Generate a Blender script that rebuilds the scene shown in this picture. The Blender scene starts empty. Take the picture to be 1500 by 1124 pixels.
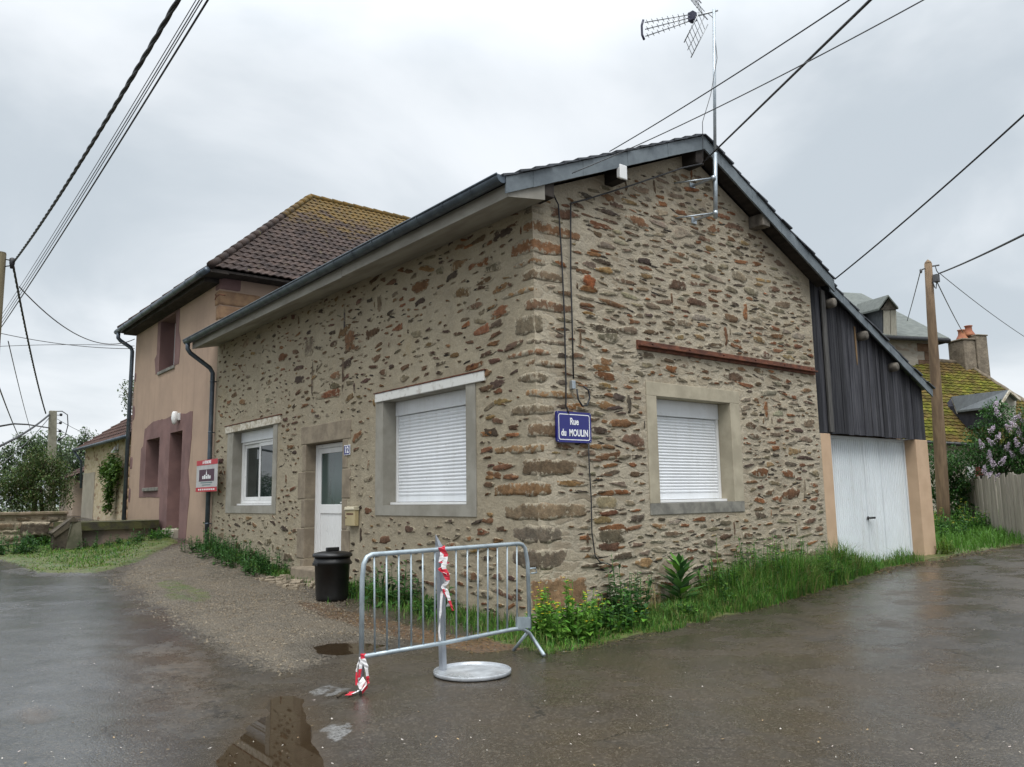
import bpy, math, random
import numpy as np
from mathutils import Vector, Matrix, noise
from mathutils.geometry import tessellate_polygon
rnd = random.Random(11)
SC = bpy.context.scene
COL = SC.collection
# ------------------------------------------------------------------ survey: camera solved from the vanishing points
IW, IH = 1500.0, 1124.0
CX, CY, FPX = 750.0, 562.0, 1182.84
R = np.array([[0.7830399274627438, -0.07464980641811493, -0.6174754071223235],
              [-0.621781812448448, -0.11846579795070429, -0.7741790699988124],
              [-0.015357399111314458, 0.990148100597906, -0.13917934176771685]])
CAM = np.array([-6.31349911, -7.45108862, 1.6])
def ray(px, py): return R @ np.array([(px - CX) / FPX, -(py - CY) / FPX, -1.0])
def onx(px, py, x): v = ray(px, py); return Vector(CAM + v * ((x - CAM[0]) / v[0]))
def ony(px, py, y): v = ray(px, py); return Vector(CAM + v * ((y - CAM[1]) / v[1]))
def onz(px, py, z): v = ray(px, py); return Vector(CAM + v * ((z - CAM[2]) / v[2]))
def P(px, py, D): return Vector(CAM + ray(px, py) * D)          # D metres along the optical axis
def onpl(px, py, p0, n):
    v = Vector(ray(px, py)); c = Vector(CAM); return c + v * ((p0 - c).dot(n) / v.dot(n))
def sstep(a, b, x):
    t = np.clip((x - a) / (b - a), 0, 1); return t * t * (3 - 2 * t)
FACY = [0, 4, 7, 11.6, 15, 19, 30, 60]; FACZ = [0, .16, .23, .62, .72, .85, 1.15, 1.45]
STY = [0, 10, 20, 35, 60]; STZ = [0, .30, .62, 1.1, 1.4]
def ground_np(x, y):
    x = np.asarray(x, float); y = np.asarray(y, float)
    bank = sstep(-2.4, -.15, x)
    left = np.interp(y, FACY, FACZ) * bank + np.interp(y, STY, STZ) * (1 - bank)
    right = np.interp(x, [0, 20, 45, 90], [0, .72, 1.1, 1.4])
    w = sstep(0, 6, x)
    return np.maximum(left * (1 - w) + right, right)
def gz(x, y): return float(ground_np(x, y))
def gpt(px, py):
    z = 0.2
    for _ in range(30):
        p = onz(px, py, z); z = .5 * z + .5 * gz(p.x, p.y)
    return onz(px, py, z)
# ------------------------------------------------------------------ mesh builder
class MB:
    def __init__(s): s.v = []; s.f = []; s.m = []; s.c = []; s.e = []; s.sm = []
    def add(s, vs, fs, col=(1, 1, 1), mi=0, smooth=False, edge=None):
        o = len(s.v)
        s.v.extend([tuple(p) for p in vs])
        if isinstance(col, list): s.c.extend(col)
        else: s.c.extend([col] * len(vs))
        s.e.extend(edge if edge is not None else [1.0] * len(vs))
        for f in fs: s.f.append(tuple(i + o for i in f)); s.m.append(mi); s.sm.append(smooth)
    def box(s, x0, x1, y0, y1, z0, z1, col=(1, 1, 1), mi=0, M=None):
        vs = [Vector((x, y, z)) for z in (z0, z1) for y in (y0, y1) for x in (x0, x1)]
        if M is not None: vs = [M @ v for v in vs]
        s.add(vs, [(0, 2, 3, 1), (4, 5, 7, 6), (0, 1, 5, 4), (2, 6, 7, 3), (0, 4, 6, 2), (1, 3, 7, 5)], col, mi)
    def fbox(s, F, u0, u1, d0, d1, v0, v1, col=(1, 1, 1), mi=0):
        vs = [F(u, v, d) for v in (v0, v1) for d in (d0, d1) for u in (u0, u1)]
        s.add(vs, [(0, 2, 3, 1), (4, 5, 7, 6), (0, 1, 5, 4), (2, 6, 7, 3), (0, 4, 6, 2), (1, 3, 7, 5)], col, mi)
    def prism(s, pts, off, col=(1, 1, 1), mi=0):
        pts = [Vector(p) for p in pts]; off = Vector(off); n = len(pts)
        tri = tessellate_polygon([pts])
        fs = [tuple(t) for t in tri] + [tuple(i + n for i in reversed(t)) for t in tri]
        fs += [(i, (i + 1) % n, (i + 1) % n + n, i + n) for i in range(n)]
        s.add(pts + [p + off for p in pts], fs, col, mi)
    def tube(s, pts, r, n=8, col=(1, 1, 1), mi=0, cap=True, smooth=True):
        pts = [Vector(p) for p in pts]; vs = []; fs = []
        up = None
        for i, p in enumerate(pts):
            a = pts[max(i - 1, 0)]; b = pts[min(i + 1, len(pts) - 1)]
            t = (b - a).normalized() if (b - a).length > 1e-9 else Vector((0, 0, 1))
            if up is None:
                up = t.orthogonal().normalized()
            else:
                up = (up - t * up.dot(t)); up = up.normalized() if up.length > 1e-6 else t.orthogonal().normalized()
            w = t.cross(up)
            rr = r[i] if isinstance(r, (list, tuple)) else r
            for k in range(n):
                a_ = 2 * math.pi * k / n
                vs.append(p + (up * math.cos(a_) + w * math.sin(a_)) * rr)
        for i in range(len(pts) - 1):
            for k in range(n):
                fs.append((i * n + k, i * n + (k + 1) % n, (i + 1) * n + (k + 1) % n, (i + 1) * n + k))
        if cap:
            fs.append(tuple(range(n))[::-1]); o = (len(pts) - 1) * n; fs.append(tuple(o + k for k in range(n)))
        s.add(vs, fs, col, mi, smooth)
    def lathe(s, c, prof, n=24, col=(1, 1, 1), mi=0, M=None, smooth=True):
        c = Vector(c); vs = []; fs = []
        for r, z in prof:
            for k in range(n):
                a = 2 * math.pi * k / n
                p = Vector((r * math.cos(a), r * math.sin(a), z))
                if M is not None: p = M @ p
                vs.append(c + p)
        for i in range(len(prof) - 1):
            for k in range(n): fs.append((i * n + k, i * n + (k + 1) % n, (i + 1) * n + (k + 1) % n, (i + 1) * n + k))
        fs.append(tuple(range(n))[::-1]); o = (len(prof) - 1) * n; fs.append(tuple(o + k for k in range(n)))
        s.add(vs, fs, col, mi, smooth)
def obj(name, mb, mats, parent=None, bevel=0, seg=2):
    me = bpy.data.meshes.new(name)
    me.from_pydata(mb.v, [], mb.f)
    if not isinstance(mats, (list, tuple)): mats = [mats]
    for m in mats: me.materials.append(m)
    me.polygons.foreach_set('material_index', mb.m)
    me.polygons.foreach_set('use_smooth', mb.sm)
    ca = me.color_attributes.new('Col', 'FLOAT_COLOR', 'POINT')
    arr = np.ones((len(mb.v), 4), np.float32); arr[:, :3] = np.array(mb.c, np.float32).reshape(-1, 3); ca.data.foreach_set('color', arr.ravel())
    if any(e != 1.0 for e in mb.e):
        ea = me.attributes.new('edge', 'FLOAT', 'POINT'); ea.data.foreach_set('value', np.array(mb.e, np.float32))
    me.update()
    o = bpy.data.objects.new(name, me); COL.objects.link(o)
    if parent is not None: attach(o, parent)
    if bevel:
        b = o.modifiers.new('bevel', 'BEVEL'); b.width = bevel; b.segments = seg; b.limit_method = 'ANGLE'; b.angle_limit = math.radians(40)
    return o
def attach(o, parent):
    o.parent = parent
    w = Matrix.Identity(4); p = parent
    while p is not None:
        w = p.matrix_basis @ w if p.parent is None else w
        p = p.parent
    if parent.parent is None: o.matrix_parent_inverse = parent.matrix_basis.inverted()
def tag(o, label, cat, group=None):
    o['label'] = label; o['category'] = cat
    if group: o['group'] = group
    return o
def thing(name, label, cat, loc=(0, 0, 0), group=None):
    o = bpy.data.objects.new(name, None); COL.objects.link(o); o.location = loc; o.empty_display_size = .2
    return tag(o, label, cat, group)
def kind(o, k): o['kind'] = k; return o
# ------------------------------------------------------------------ materials
class NT:
    def __init__(s, name):
        s.m = bpy.data.materials.new(name); s.m.use_nodes = True
        s.t = s.m.node_tree; s.n = s.t.nodes; s.l = s.t.links
        s.b = s.n['Principled BSDF']; s.tc = s.n.new('ShaderNodeTexCoord')
        s.co = s.tc.outputs['Object']
    def set(s, i, v): s.b.inputs[i].default_value = v
    def lk(s, a, b): s.l.new(a, b)
    def val(s, node_in, v):
        if isinstance(v, bpy.types.NodeSocket): s.l.new(v, node_in)
        elif isinstance(v, tuple) and len(v) == 3 and node_in.type == 'RGBA': node_in.default_value = (*v, 1)
        else: node_in.default_value = v
    def map(s, scale, rot=(0, 0, 0), loc=(0, 0, 0)):
        n = s.n.new('ShaderNodeMapping'); n.inputs['Scale'].default_value = scale; n.inputs['Rotation'].default_value = rot; n.inputs['Location'].default_value = loc
        s.lk(s.co, n.inputs['Vector']); return n.outputs[0]
    def noise(s, scale, detail=4, rough=.55, vec=None, dist=0):
        n = s.n.new('ShaderNodeTexNoise'); n.inputs['Scale'].default_value = scale; n.inputs['Detail'].default_value = detail
        n.inputs['Roughness'].default_value = rough; n.inputs['Distortion'].default_value = dist
        s.lk(vec or s.co, n.inputs['Vector']); return n.outputs['Fac']
    def voro(s, scale, feat='F1', vec=None, out='Distance', rand=1):
        n = s.n.new('ShaderNodeTexVoronoi'); n.feature = feat; n.inputs['Scale'].default_value = scale; n.inputs['Randomness'].default_value = rand
        s.lk(vec or s.co, n.inputs['Vector']); return n.outputs[out]
    def ramp(s, fac, a, b, lo=0., hi=1.):
        n = s.n.new('ShaderNodeMapRange'); n.interpolation_type = 'SMOOTHSTEP'
        s.lk(fac, n.inputs['Value']); n.inputs['From Min'].default_value = a; n.inputs['From Max'].default_value = b
        n.inputs['To Min'].default_value = lo; n.inputs['To Max'].default_value = hi; return n.outputs['Result']
    def mix(s, f, a, b, mode='MIX'):
        n = s.n.new('ShaderNodeMix'); n.data_type = 'RGBA'; n.blend_type = mode
        s.val(n.inputs[0], f); s.val(n.inputs[6], a); s.val(n.inputs[7], b); return n.outputs[2]
    def math(s, op, a, b=0., c=0.):
        n = s.n.new('ShaderNodeMath'); n.operation = op; s.val(n.inputs[0], a); s.val(n.inputs[1], b); s.val(n.inputs[2], c); return n.outputs[0]
    def attr(s, name, out='Color'):
        n = s.n.new('ShaderNodeAttribute'); n.attribute_name = name; return n.outputs[out]
    def sep(s, c, k):
        n = s.n.new('ShaderNodeSeparateColor'); s.lk(c, n.inputs[0]); return n.outputs[k]
    def z(s):
        n = s.n.new('ShaderNodeSeparateXYZ'); s.lk(s.co, n.inputs[0]); return n.outputs
    def bump(s, h, strength=.3, dist=.01, prev=None):
        n = s.n.new('ShaderNodeBump'); n.inputs['Strength'].default_value = strength; n.inputs['Distance'].default_value = dist
        s.lk(h, n.inputs['Height'])
        if prev: s.lk(prev, n.inputs['Normal'])
        s.lk(n.outputs[0], s.b.inputs['Normal']); return n.outputs[0]
    def color(s, v): s.val(s.b.inputs['Base Color'], v)
    def rough(s, v): s.val(s.b.inputs['Roughness'], v)
def pmat(name, c1, c2=None, scale=6., rough=.8, bump=.2, bscale=60., bdist=.004, metal=0., use_col=False, spec=.5, stretch=None, lo=.35, hi=.65):
    t = NT(name); c2 = c2 or tuple(x * .75 for x in c1)
    vec = t.map(stretch) if stretch else None
    f = t.ramp(t.noise(scale, 6, .6, vec), lo, hi)
    c = t.mix(f, c1, c2)
    if use_col: c = t.mix(1., c, t.attr('Col'), 'MULTIPLY')
    t.color(c); t.rough(t.ramp(t.noise(scale * 1.7, 4, .6, vec), .3, .7, max(rough - .1, .02), min(rough + .1, 1))); t.set('Metallic', metal); t.set('Specular IOR Level', spec if rough < .76 else min(spec, .18))
    if bump: t.bump(t.noise(bscale, 4, .6, vec), bump, bdist)
    return t.m
def mortar_mat(name, ca, cb, cc, rubble, lines):
    t = NT(name)
    wn = t.n.new('ShaderNodeTexNoise'); wn.inputs['Scale'].default_value = 2.2; wn.inputs['Detail'].default_value = 5; wn.inputs['Roughness'].default_value = .65; t.lk(t.co, wn.inputs['Vector'])
    vm = t.n.new('ShaderNodeVectorMath'); vm.operation = 'MULTIPLY_ADD'; t.lk(wn.outputs['Color'], vm.inputs[0]); vm.inputs[1].default_value = (.9, .9, .9); t.lk(t.map((1, 1, 3.1)), vm.inputs[2]); st = vm.outputs[0]
    big = t.ramp(t.noise(.45, 6, .62), .36, .64)
    mid = t.ramp(t.noise(2.6, 7, .7), .38, .64)
    c = t.mix(big, ca, cb); c = t.mix(t.math('MULTIPLY', mid, .65), c, cc)
    vv = t.sep(t.voro(2.6, 'F1', st, 'Color'), 0)
    edge = t.voro(2.6, 'DISTANCE_TO_EDGE', st)
    amt = t.math('MULTIPLY', t.ramp(t.noise(.9, 3), .36, .6), rubble)
    tone = t.mix(vv, (.66, .60, .55), (1.16, 1.14, 1.1))
    c = t.mix(t.math('MULTIPLY', amt, t.ramp(edge, .02, .16)), c, t.mix(1., c, tone, 'MULTIPLY'))
    ln = t.ramp(edge, .010, .0, 0, lines)
    c = t.mix(t.math('MULTIPLY', ln, t.ramp(t.noise(1.6, 5, .7), .50, .66)), c, (.56, .54, .48))
    crev = t.math('MULTIPLY', t.ramp(edge, .03, .0), t.ramp(t.noise(2.3, 5, .7, t.map((1, 1, 1), loc=(4, 2, 9))), .53, .66, 0, .75 * rubble))
    c = t.mix(crev, c, (.07, .058, .045))
    streak = t.ramp(t.noise(1.0, 5, .7, t.map((2.6, 2.6, .22))), .52, .74, 0, .40)
    c = t.mix(streak, c, tuple(x * .62 for x in cb))
    c = t.mix(t.ramp(t.noise(.8, 6, .7, t.map((1, 1, 1), loc=(2, 8, 5))), .56, .72, 0, .5), c, (.29, .225, .12))
    fine = t.noise(34, 5, .75)
    c = t.mix(t.ramp(fine, .3, .75, .0, .6), c, tuple(x * .55 for x in ca))
    c = t.mix(t.ramp(t.noise(16, 5, .75), .55, .72, 0, .35), c, (.46, .43, .36))
    pit = t.ramp(t.noise(11, 6, .75), .62, .72, 0, .7)
    c = t.mix(pit, c, (.085, .07, .055))
    t.color(c); t.rough(.93); t.set('Specular IOR Level', .15)
    b = t.bump(t.noise(4.5, 6, .65), .7, .05)
    b = t.bump(t.math('MULTIPLY', t.ramp(edge, 0, .16), rubble), .35, .012, b)
    b = t.bump(t.noise(16, 6, .75), .5, .015, b)
    t.bump(t.noise(60, 5, .65), .6, .006, b)
    return t.m
def stone_mat(name, mort, smear=.55):
    t = NT(name)
    c = t.attr('Col')
    n0 = t.ramp(t.noise(5, 4, .7), .38, .62); n1 = t.ramp(t.noise(13, 5, .75), .34, .66); n2 = t.ramp(t.noise(48, 4, .7), .35, .7)
    c = t.mix(t.math('MULTIPLY', n0, .6), c, t.mix(1., c, (.62, .68, .72), 'MULTIPLY'))
    c = t.mix(t.math('MULTIPLY', n1, .65), c, t.mix(1., c, (.48, .44, .43), 'MULTIPLY'))
    c = t.mix(t.math('MULTIPLY', n2, .4), c, t.mix(1., c, (1.45, 1.35, 1.2), 'MULTIPLY'))
    c = t.mix(t.ramp(t.noise(24, 5, .75), .60, .70, 0, .8), c, (.045, .037, .032))
    c = t.mix(t.ramp(t.noise(7, 6, .8), .56, .72, 0, .55), c, (.23, .22, .185))
    sm = t.math('ADD', t.attr('edge', 'Fac'), t.math('MULTIPLY', t.math('SUBTRACT', t.noise(8, 6, .75), .5), 3.8))
    sm = t.math('SUBTRACT', sm, t.ramp(t.noise(.75, 5, .65), .47, .68, 0, smear))
    c = t.mix(t.ramp(sm, .46, .26), c, t.mix(t.ramp(t.noise(30, 4, .7), .35, .65), mort, tuple(x * .65 for x in mort)))
    t.color(c); t.rough(.88); t.set('Specular IOR Level', .18)
    b = t.bump(t.noise(12, 6, .75), .8, .03); t.bump(t.noise(60, 5, .65), .6, .007, b)
    return t.m
def leaf_mat(name, tint=(1, 1, 1), trans=.25):
    t = NT(name); c = t.mix(1., t.attr('Col'), tint, 'MULTIPLY')
    t.color(c); t.rough(.5); t.set('Specular IOR Level', .22)
    tr = t.n.new('ShaderNodeBsdfTranslucent'); t.lk(c, tr.inputs[0])
    mx = t.n.new('ShaderNodeMixShader'); mx.inputs[0].default_value = trans
    t.lk(t.b.outputs[0], mx.inputs[1]); t.lk(tr.outputs[0], mx.inputs[2])
    t.lk(mx.outputs[0], t.n['Material Output'].inputs[0]); return t.m
def glass_mat(name, c, rough=.03):
    t = NT(name); n = t.noise(2.2, 3, .5, t.map((1, 1, .35)))
    t.color(t.mix(t.ramp(n, .4, .6), c, tuple(x * 1.9 for x in c))); t.rough(rough); t.set('Specular IOR Level', .6); return t.m
def grimy(name, c1, dirt, rough, amt=.35, bump=.03):
    t = NT(name); s = t.ramp(t.noise(2.2, 6, .7, t.map((2.2, 2.2, .18))), .45, .75, 0, amt); g_ = t.ramp(t.noise(7, 6, .75), .56, .76, 0, amt)
    c = t.mix(t.ramp(t.noise(1.1, 3), .35, .65), c1, tuple(x * .92 for x in c1)); c = t.mix(s, c, dirt); c = t.mix(g_, c, tuple(x * .8 for x in dirt)); t.color(c); t.rough(t.ramp(t.noise(5, 4), .3, .7, rough - .08, rough + .15)); t.bump(t.noise(6, 3), bump, .006); return t.m
# ================================================================== materials used by the buildings
MORT_L = mortar_mat('lime_mortar_street', (.40, .345, .25), (.335, .285, .205), (.305, .265, .195), .30, .25)
MORT_G = mortar_mat('lime_mortar_gable', (.45, .395, .30), (.36, .31, .235), (.345, .305, .24), 1.0, .8)
STONE_L = stone_mat('rubble_stone_street', (.35, .30, .215), .6)
QUOIN = stone_mat('corner_stone', (.38, .33, .245), .25)
STONE_G = stone_mat('rubble_stone_gable', (.40, .35, .265))
BAND_GREY = pmat('cement_band_grey', (.30, .285, .245), (.235, .22, .185), 2.5, .85, .25, 50, .004)
BAND_CREAM = pmat('cement_band_cream', (.41, .365, .275), (.31, .275, .205), 2.5, .85, .25, 50, .004)
SILL_GREY = pmat('weathered_sill', (.24, .23, .20), (.14, .135, .12), 5, .85, .3, 40, .006)
LINTEL_WHITE = pmat('flaking_white_paint', (.66, .655, .62), (.48, .46, .42), 9, .8, .4, 30, .006, lo=.5, hi=.72)
LINTEL_WORN = pmat('worn_white_paint', (.58, .54, .46), (.36, .31, .23), 11, .85, .5, 30, .008, lo=.42, hi=.6)
PVC = grimy('white_pvc', (.74, .76, .78), (.47, .46, .42), .35, .28, .02)
PVC_W = grimy('white_pvc_frame', (.75, .75, .74), (.5, .48, .44), .35, .25, .02)
GLASS = glass_mat('window_glass', (.012, .018, .018))
GLASS_D = glass_mat('frosted_glass', (.022, .036, .034), .12)
DARK = pmat('dark_interior', (.02, .02, .02), (.012, .012, .012), 3, .9, 0)
CURTAIN = pmat('net_curtain', (.28, .30, .31), (.18, .20, .21), 3, .9, .3, 20, .01, stretch=(3, 3, .2))
ZINC = pmat('weathered_zinc', (.10, .125, .15), (.065, .08, .10), 4, .45, .15, 25, .004, metal=.55)
ZINC_L = pmat('pale_slate_edge', (.145, .17, .185), (.10, .12, .135), 5, .6, .3, 25, .005)
SLATE = pmat('slate', (.05, .055, .065), (.03, .033, .04), 5, .55, .3, 30, .006, use_col=True)
SOFFIT = pmat('soffit_board', (.34, .325, .285), (.24, .225, .195), 3, .8, .2, 40, .003, stretch=(1, .3, 1))
OLDWOOD = pmat('dark_old_timber', (.05, .042, .036), (.028, .024, .022), 8, .85, .5, 40, .006, stretch=(1, .25, 1))
PALEWOOD = pmat('pale_old_timber', (.17, .15, .125), (.09, .08, .068), 8, .85, .5, 40, .006)
RUST = pmat('rusty_iron', (.17, .07, .042), (.085, .04, .03), 7, .85, .5, 50, .005)
BLACKP = pmat('black_plastic', (.006, .006, .007), (.009, .009, .009), 4, .42, .12, 80, .002)
GALV = pmat('galvanised_steel', (.46, .50, .53), (.34, .38, .41), 6, .42, .1, 40, .002, metal=.75)
GALV_D = pmat('dull_galvanised_steel', (.40, .46, .49), (.29, .34, .37), 6, .5, .12, 40, .002, metal=.5)
CABLE = pmat('black_cable', (.012, .012, .014), (.02, .02, .022), 10, .55, 0)
CABLE_G = pmat('grey_cable', (.06, .06, .065), (.09, .09, .09), 10, .55, 0)
BOARD = None
t = NT('tarred_boards')
g = t.noise(7, 6, .7, t.map((3.0, 3.0, .12))); g2 = t.noise(30, 4, .65, t.map((3, 3, .06)))
c = t.mix(t.ramp(g, .35, .68), (.022, .022, .026), (.062, .062, .066)); c = t.mix(t.ramp(g2, .55, .75, 0, .6), c, (.12, .115, .11))
t.color(t.mix(1., c, t.attr('Col'), 'MULTIPLY')); t.rough(.8); t.set('Specular IOR Level', .15); t.bump(g2, .6, .006); BOARD = t.m
t = NT('blue_enamel'); t.color((.012, .014, .15)); t.rough(.18); ENAMEL = t.m
t = NT('white_enamel'); t.color((.78, .79, .80)); t.rough(.3); ENAMEL_W = t.m
t = NT('red_print'); t.color((.42, .015, .03)); t.rough(.45); RED = t.m
t = NT('plum_print'); t.color((.055, .012, .035)); t.rough(.45); PLUM = t.m
t = NT('grey_print'); t.color((.12, .18, .19)); t.rough(.5); GREYP = t.m
TANP = pmat('peach_render', (.50, .355, .24), (.44, .31, .205), 2.2, .9, .25, 70, .004)

FL = lambda u, v, d: Vector((d, u, v))       # street front: u along y, d inwards
FG = lambda u, v, d: Vector((u, d, v))       # gable: u along x, d inwards

def wall_face(mb, F, outline, holes, depth, mi=0):
    loops = [[Vector((u, v, 0)) for u, v in outline]]
    for (a, b, c, d) in holes: loops.append([Vector((a, c, 0)), Vector((a, d, 0)), Vector((b, d, 0)), Vector((b, c, 0))])
    flat = [p for l in loops for p in l]
    tri = tessellate_polygon(loops)
    mb.add([F(p.x, p.y, 0) for p in flat], [tuple(t) for t in tri], (1, 1, 1), mi)
    for (a, b, c, d) in holes:
        q = [(a, c), (b, c), (b, d), (a, d)]
        vs = [F(u, v, 0) for u, v in q] + [F(u, v, depth) for u, v in q]
        mb.add(vs, [(i, (i + 1) % 4, (i + 1) % 4 + 4, i + 4) for i in range(4)], (1, 1, 1), mi)

PAL_L = [((.19, .095, .05), 4), ((.14, .085, .052), 5), ((.085, .06, .045), 4), ((.22, .14, .07), 3), ((.18, .145, .095), 3), ((.12, .068, .052), 3), ((.23, .19, .13), 2)]
PAL_G = [((.23, .105, .05), 4), ((.20, .105, .058), 4), ((.15, .095, .062), 5), ((.10, .076, .058), 3), ((.26, .175, .09), 3), ((.235, .195, .135), 6), ((.29, .25, .185), 5), ((.19, .145, .10), 5)]
PAL_Q = [((.24, .115, .05), 5), ((.20, .10, .055), 4), ((.26, .16, .07), 3), ((.15, .09, .055), 3), ((.12, .085, .06), 2)]
def pick(pal):
    t = rnd.random() * sum(w for _, w in pal)
    for c, w in pal:
        t -= w
        if t <= 0: break
    k = rnd.uniform(.75, 1.25)
    return tuple(max(.01, x * k * rnd.uniform(.93, 1.07)) for x in c)
def stone(mb, F, cu, cv, w, h, rot, lift, col, mi, n=14, irregular=.22, sq=.0):
    ph = rnd.random() * 100; ring = []
    ca, sa = math.cos(rot), math.sin(rot); n = 15 if w > .1 else 10; sk = rnd.uniform(-.35, .35)
    for k in range(n):
        a = 2 * math.pi * (k + rnd.uniform(-.2, .2)) / n
        r = 1 + irregular * 2 * (noise.noise(Vector((math.cos(a) * 1.4 + ph, math.sin(a) * 1.4, ph)))) + rnd.uniform(-.05, .05)
        e = 2 / (2 + 2.2 * sq) if sq else 1
        x = math.copysign(abs(math.cos(a)) ** e, math.cos(a)) * w / 2 * r
        y = math.copysign(abs(math.sin(a)) ** e, math.sin(a)) * h / 2 * r * (1 + sk * math.cos(a) * 1.4)
        ring.append((x * ca - y * sa, x * sa + y * ca))
    vs = []; fs = []; ed = []; cs = []
    for s, l, e in ((1.0, .014, 0), (.86, -lift * .7, .30), (.55, -lift, .8)):
        for x, y in ring:
            vs.append(F(cu + x * s, cv + y * s, l + (rnd.uniform(-.35, .35) * lift if e else 0))); ed.append(e)
            k = rnd.uniform(.8, 1.2); cs.append(tuple(q * k for q in col))
    for i in range(2):
        for k in range(n): fs.append((i * n + k, i * n + (k + 1) % n, (i + 1) * n + (k + 1) % n, (i + 1) * n + k))
    vs.append(F(cu, cv, -lift * rnd.uniform(.7, 1.2))); ed.append(1.); cs.append(col)
    o = 2 * n
    for k in range(n): fs.append((o + k, o + (k + 1) % n, 3 * n))
    mb.add(vs, fs, cs, mi, True, ed)
def scatter(mb, F, u0, u1, v0, v1, inside, avoid, sizes, pal, mi, tries, density, gap=.03, tilt=.12, flat=(.22, .5)):
    cell = .5; grid = {}
    def ok(u, v, w, h):
        for (a, b, c, d) in avoid:
            if a - w / 2 - .01 < u < b + w / 2 + .01 and c - h / 2 - .01 < v < d + h / 2 + .01: return False
        gi, gj = int(u // cell), int(v // cell)
        for i in range(gi - 3, gi + 4):
            for j in range(gj - 2, gj + 3):
                for (a, b, w2, h2) in grid.get((i, j), ()):
                    if ((u - a) / ((w + w2) / 2 + gap)) ** 2 + ((v - b) / ((h + h2) / 2 + gap)) ** 2 < 1: return False
        return True
    n = 0
    for s, (lo, hi) in enumerate(sizes):
        for _ in range(tries[s]):
            u = rnd.uniform(u0, u1); v = rnd.uniform(v0, v1)
            if rnd.random() > density(u, v): continue
            w = rnd.uniform(lo, hi); asp = rnd.uniform(*flat); h = max(w * asp, .028)
            if rnd.random() < .025: w, h = h * 1.1, w * .9
            cu_ = .115; wv = .05 * math.sin(u * 1.1) + .03 * math.sin(u * 2.7 + 1); v = round((v - wv) / cu_) * cu_ + wv + rnd.gauss(0, .018)
            if not inside(u, v, w, h) or not ok(u, v, w, h): continue
            grid.setdefault((int(u // cell), int(v // cell)), []).append((u, v, w, h))
            stone(mb, F, u, v, w, h, rnd.gauss(0, tilt), rnd.uniform(.006, .02), pick(pal), mi, 11, rnd.uniform(.15, .3), rnd.random() * .6); n += 1
    return n
def rough_block(mb, x0, x1, y0, y1, z0, z1, col, mi, amp=.014, step=.055, taper=False):
    nx, ny, nz = (max(2, int(round(d / step))) for d in (x1 - x0, y1 - y0, z1 - z0))
    ind = {}; vs = []; fs = []; ed = []; cs = []
    ph = rnd.random() * 50
    hx, hy, hz = (x1 - x0) / 2, (y1 - y0) / 2, (z1 - z0) / 2; rr = min(hz * .6, .012 if taper else .035)
    def vid(i, j, k):
        if (i, j, k) in ind: return ind[(i, j, k)]
        p = Vector((x0 + (x1 - x0) * i / nx, y0 + (y1 - y0) * j / ny, z0 + (z1 - z0) * k / nz))
        c = Vector(((x0 + x1) / 2, (y0 + y1) / 2, (z0 + z1) / 2)); q = p - c
        rc = .014
        inner = Vector((max(-hx + rc, min(hx - rr, q.x)), max(-hy + rc, min(hy - rr, q.y)), max(-hz + rr, min(hz - rr, q.z))))
        d = q - inner
        if d.length > 1e-6: lim = rr if (q.x > 0 or q.y > 0) and not (q.x < -hx + rr and q.y < -hy + rr) else max(rc, min(rr, abs(d.z) + rc)); q = inner + d.normalized() * min(d.length, lim)
        if taper:
            f = max((p.x - x0) / (x1 - x0), (p.y - y0) / (y1 - y0)); q.z *= (1 - .3 * f ** 4) * (1 + .28 * noise.noise(Vector((p.x * 6, p.y * 6 + ph, ph)))); q.z += .02 * noise.noise(Vector((p.x * 2.5 + ph, p.y * 2.5, 7)))
        p = c + q + noise.noise_vector(p * 5 + Vector((ph, 0, 0))) * amp + noise.noise_vector(p * 14) * amp * .4
        ind[(i, j, k)] = len(vs); vs.append(p)
        dist = min(p.z - z0, z1 - p.z, x1 - p.x if p.y < .03 else 9, y1 - p.y if p.x < .03 else 9)
        ed.append(max(0., min(1., .15 + dist / .06 * .6)))
        kk = 1 + .35 * noise.noise(p * 3.3 + Vector((0, ph, 0))); cs.append(tuple(q_ * kk for q_ in col)); return ind[(i, j, k)]
    for i in range(nx):
        for k in range(nz): fs.append((vid(i, 0, k), vid(i + 1, 0, k), vid(i + 1, 0, k + 1), vid(i, 0, k + 1)))
    for j in range(ny):
        for k in range(nz): fs.append((vid(0, j + 1, k), vid(0, j, k), vid(0, j, k + 1), vid(0, j + 1, k + 1)))
    for i in range(nx):
        for j in range(ny):
            fs.append((vid(i, j, 0), vid(i, j + 1, 0), vid(i + 1, j + 1, 0), vid(i + 1, j, 0))); fs.append((vid(i, j, nz), vid(i + 1, j, nz), vid(i + 1, j + 1, nz), vid(i, j + 1, nz)))
    mb.add(vs, fs, cs, mi, True, ed)

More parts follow.
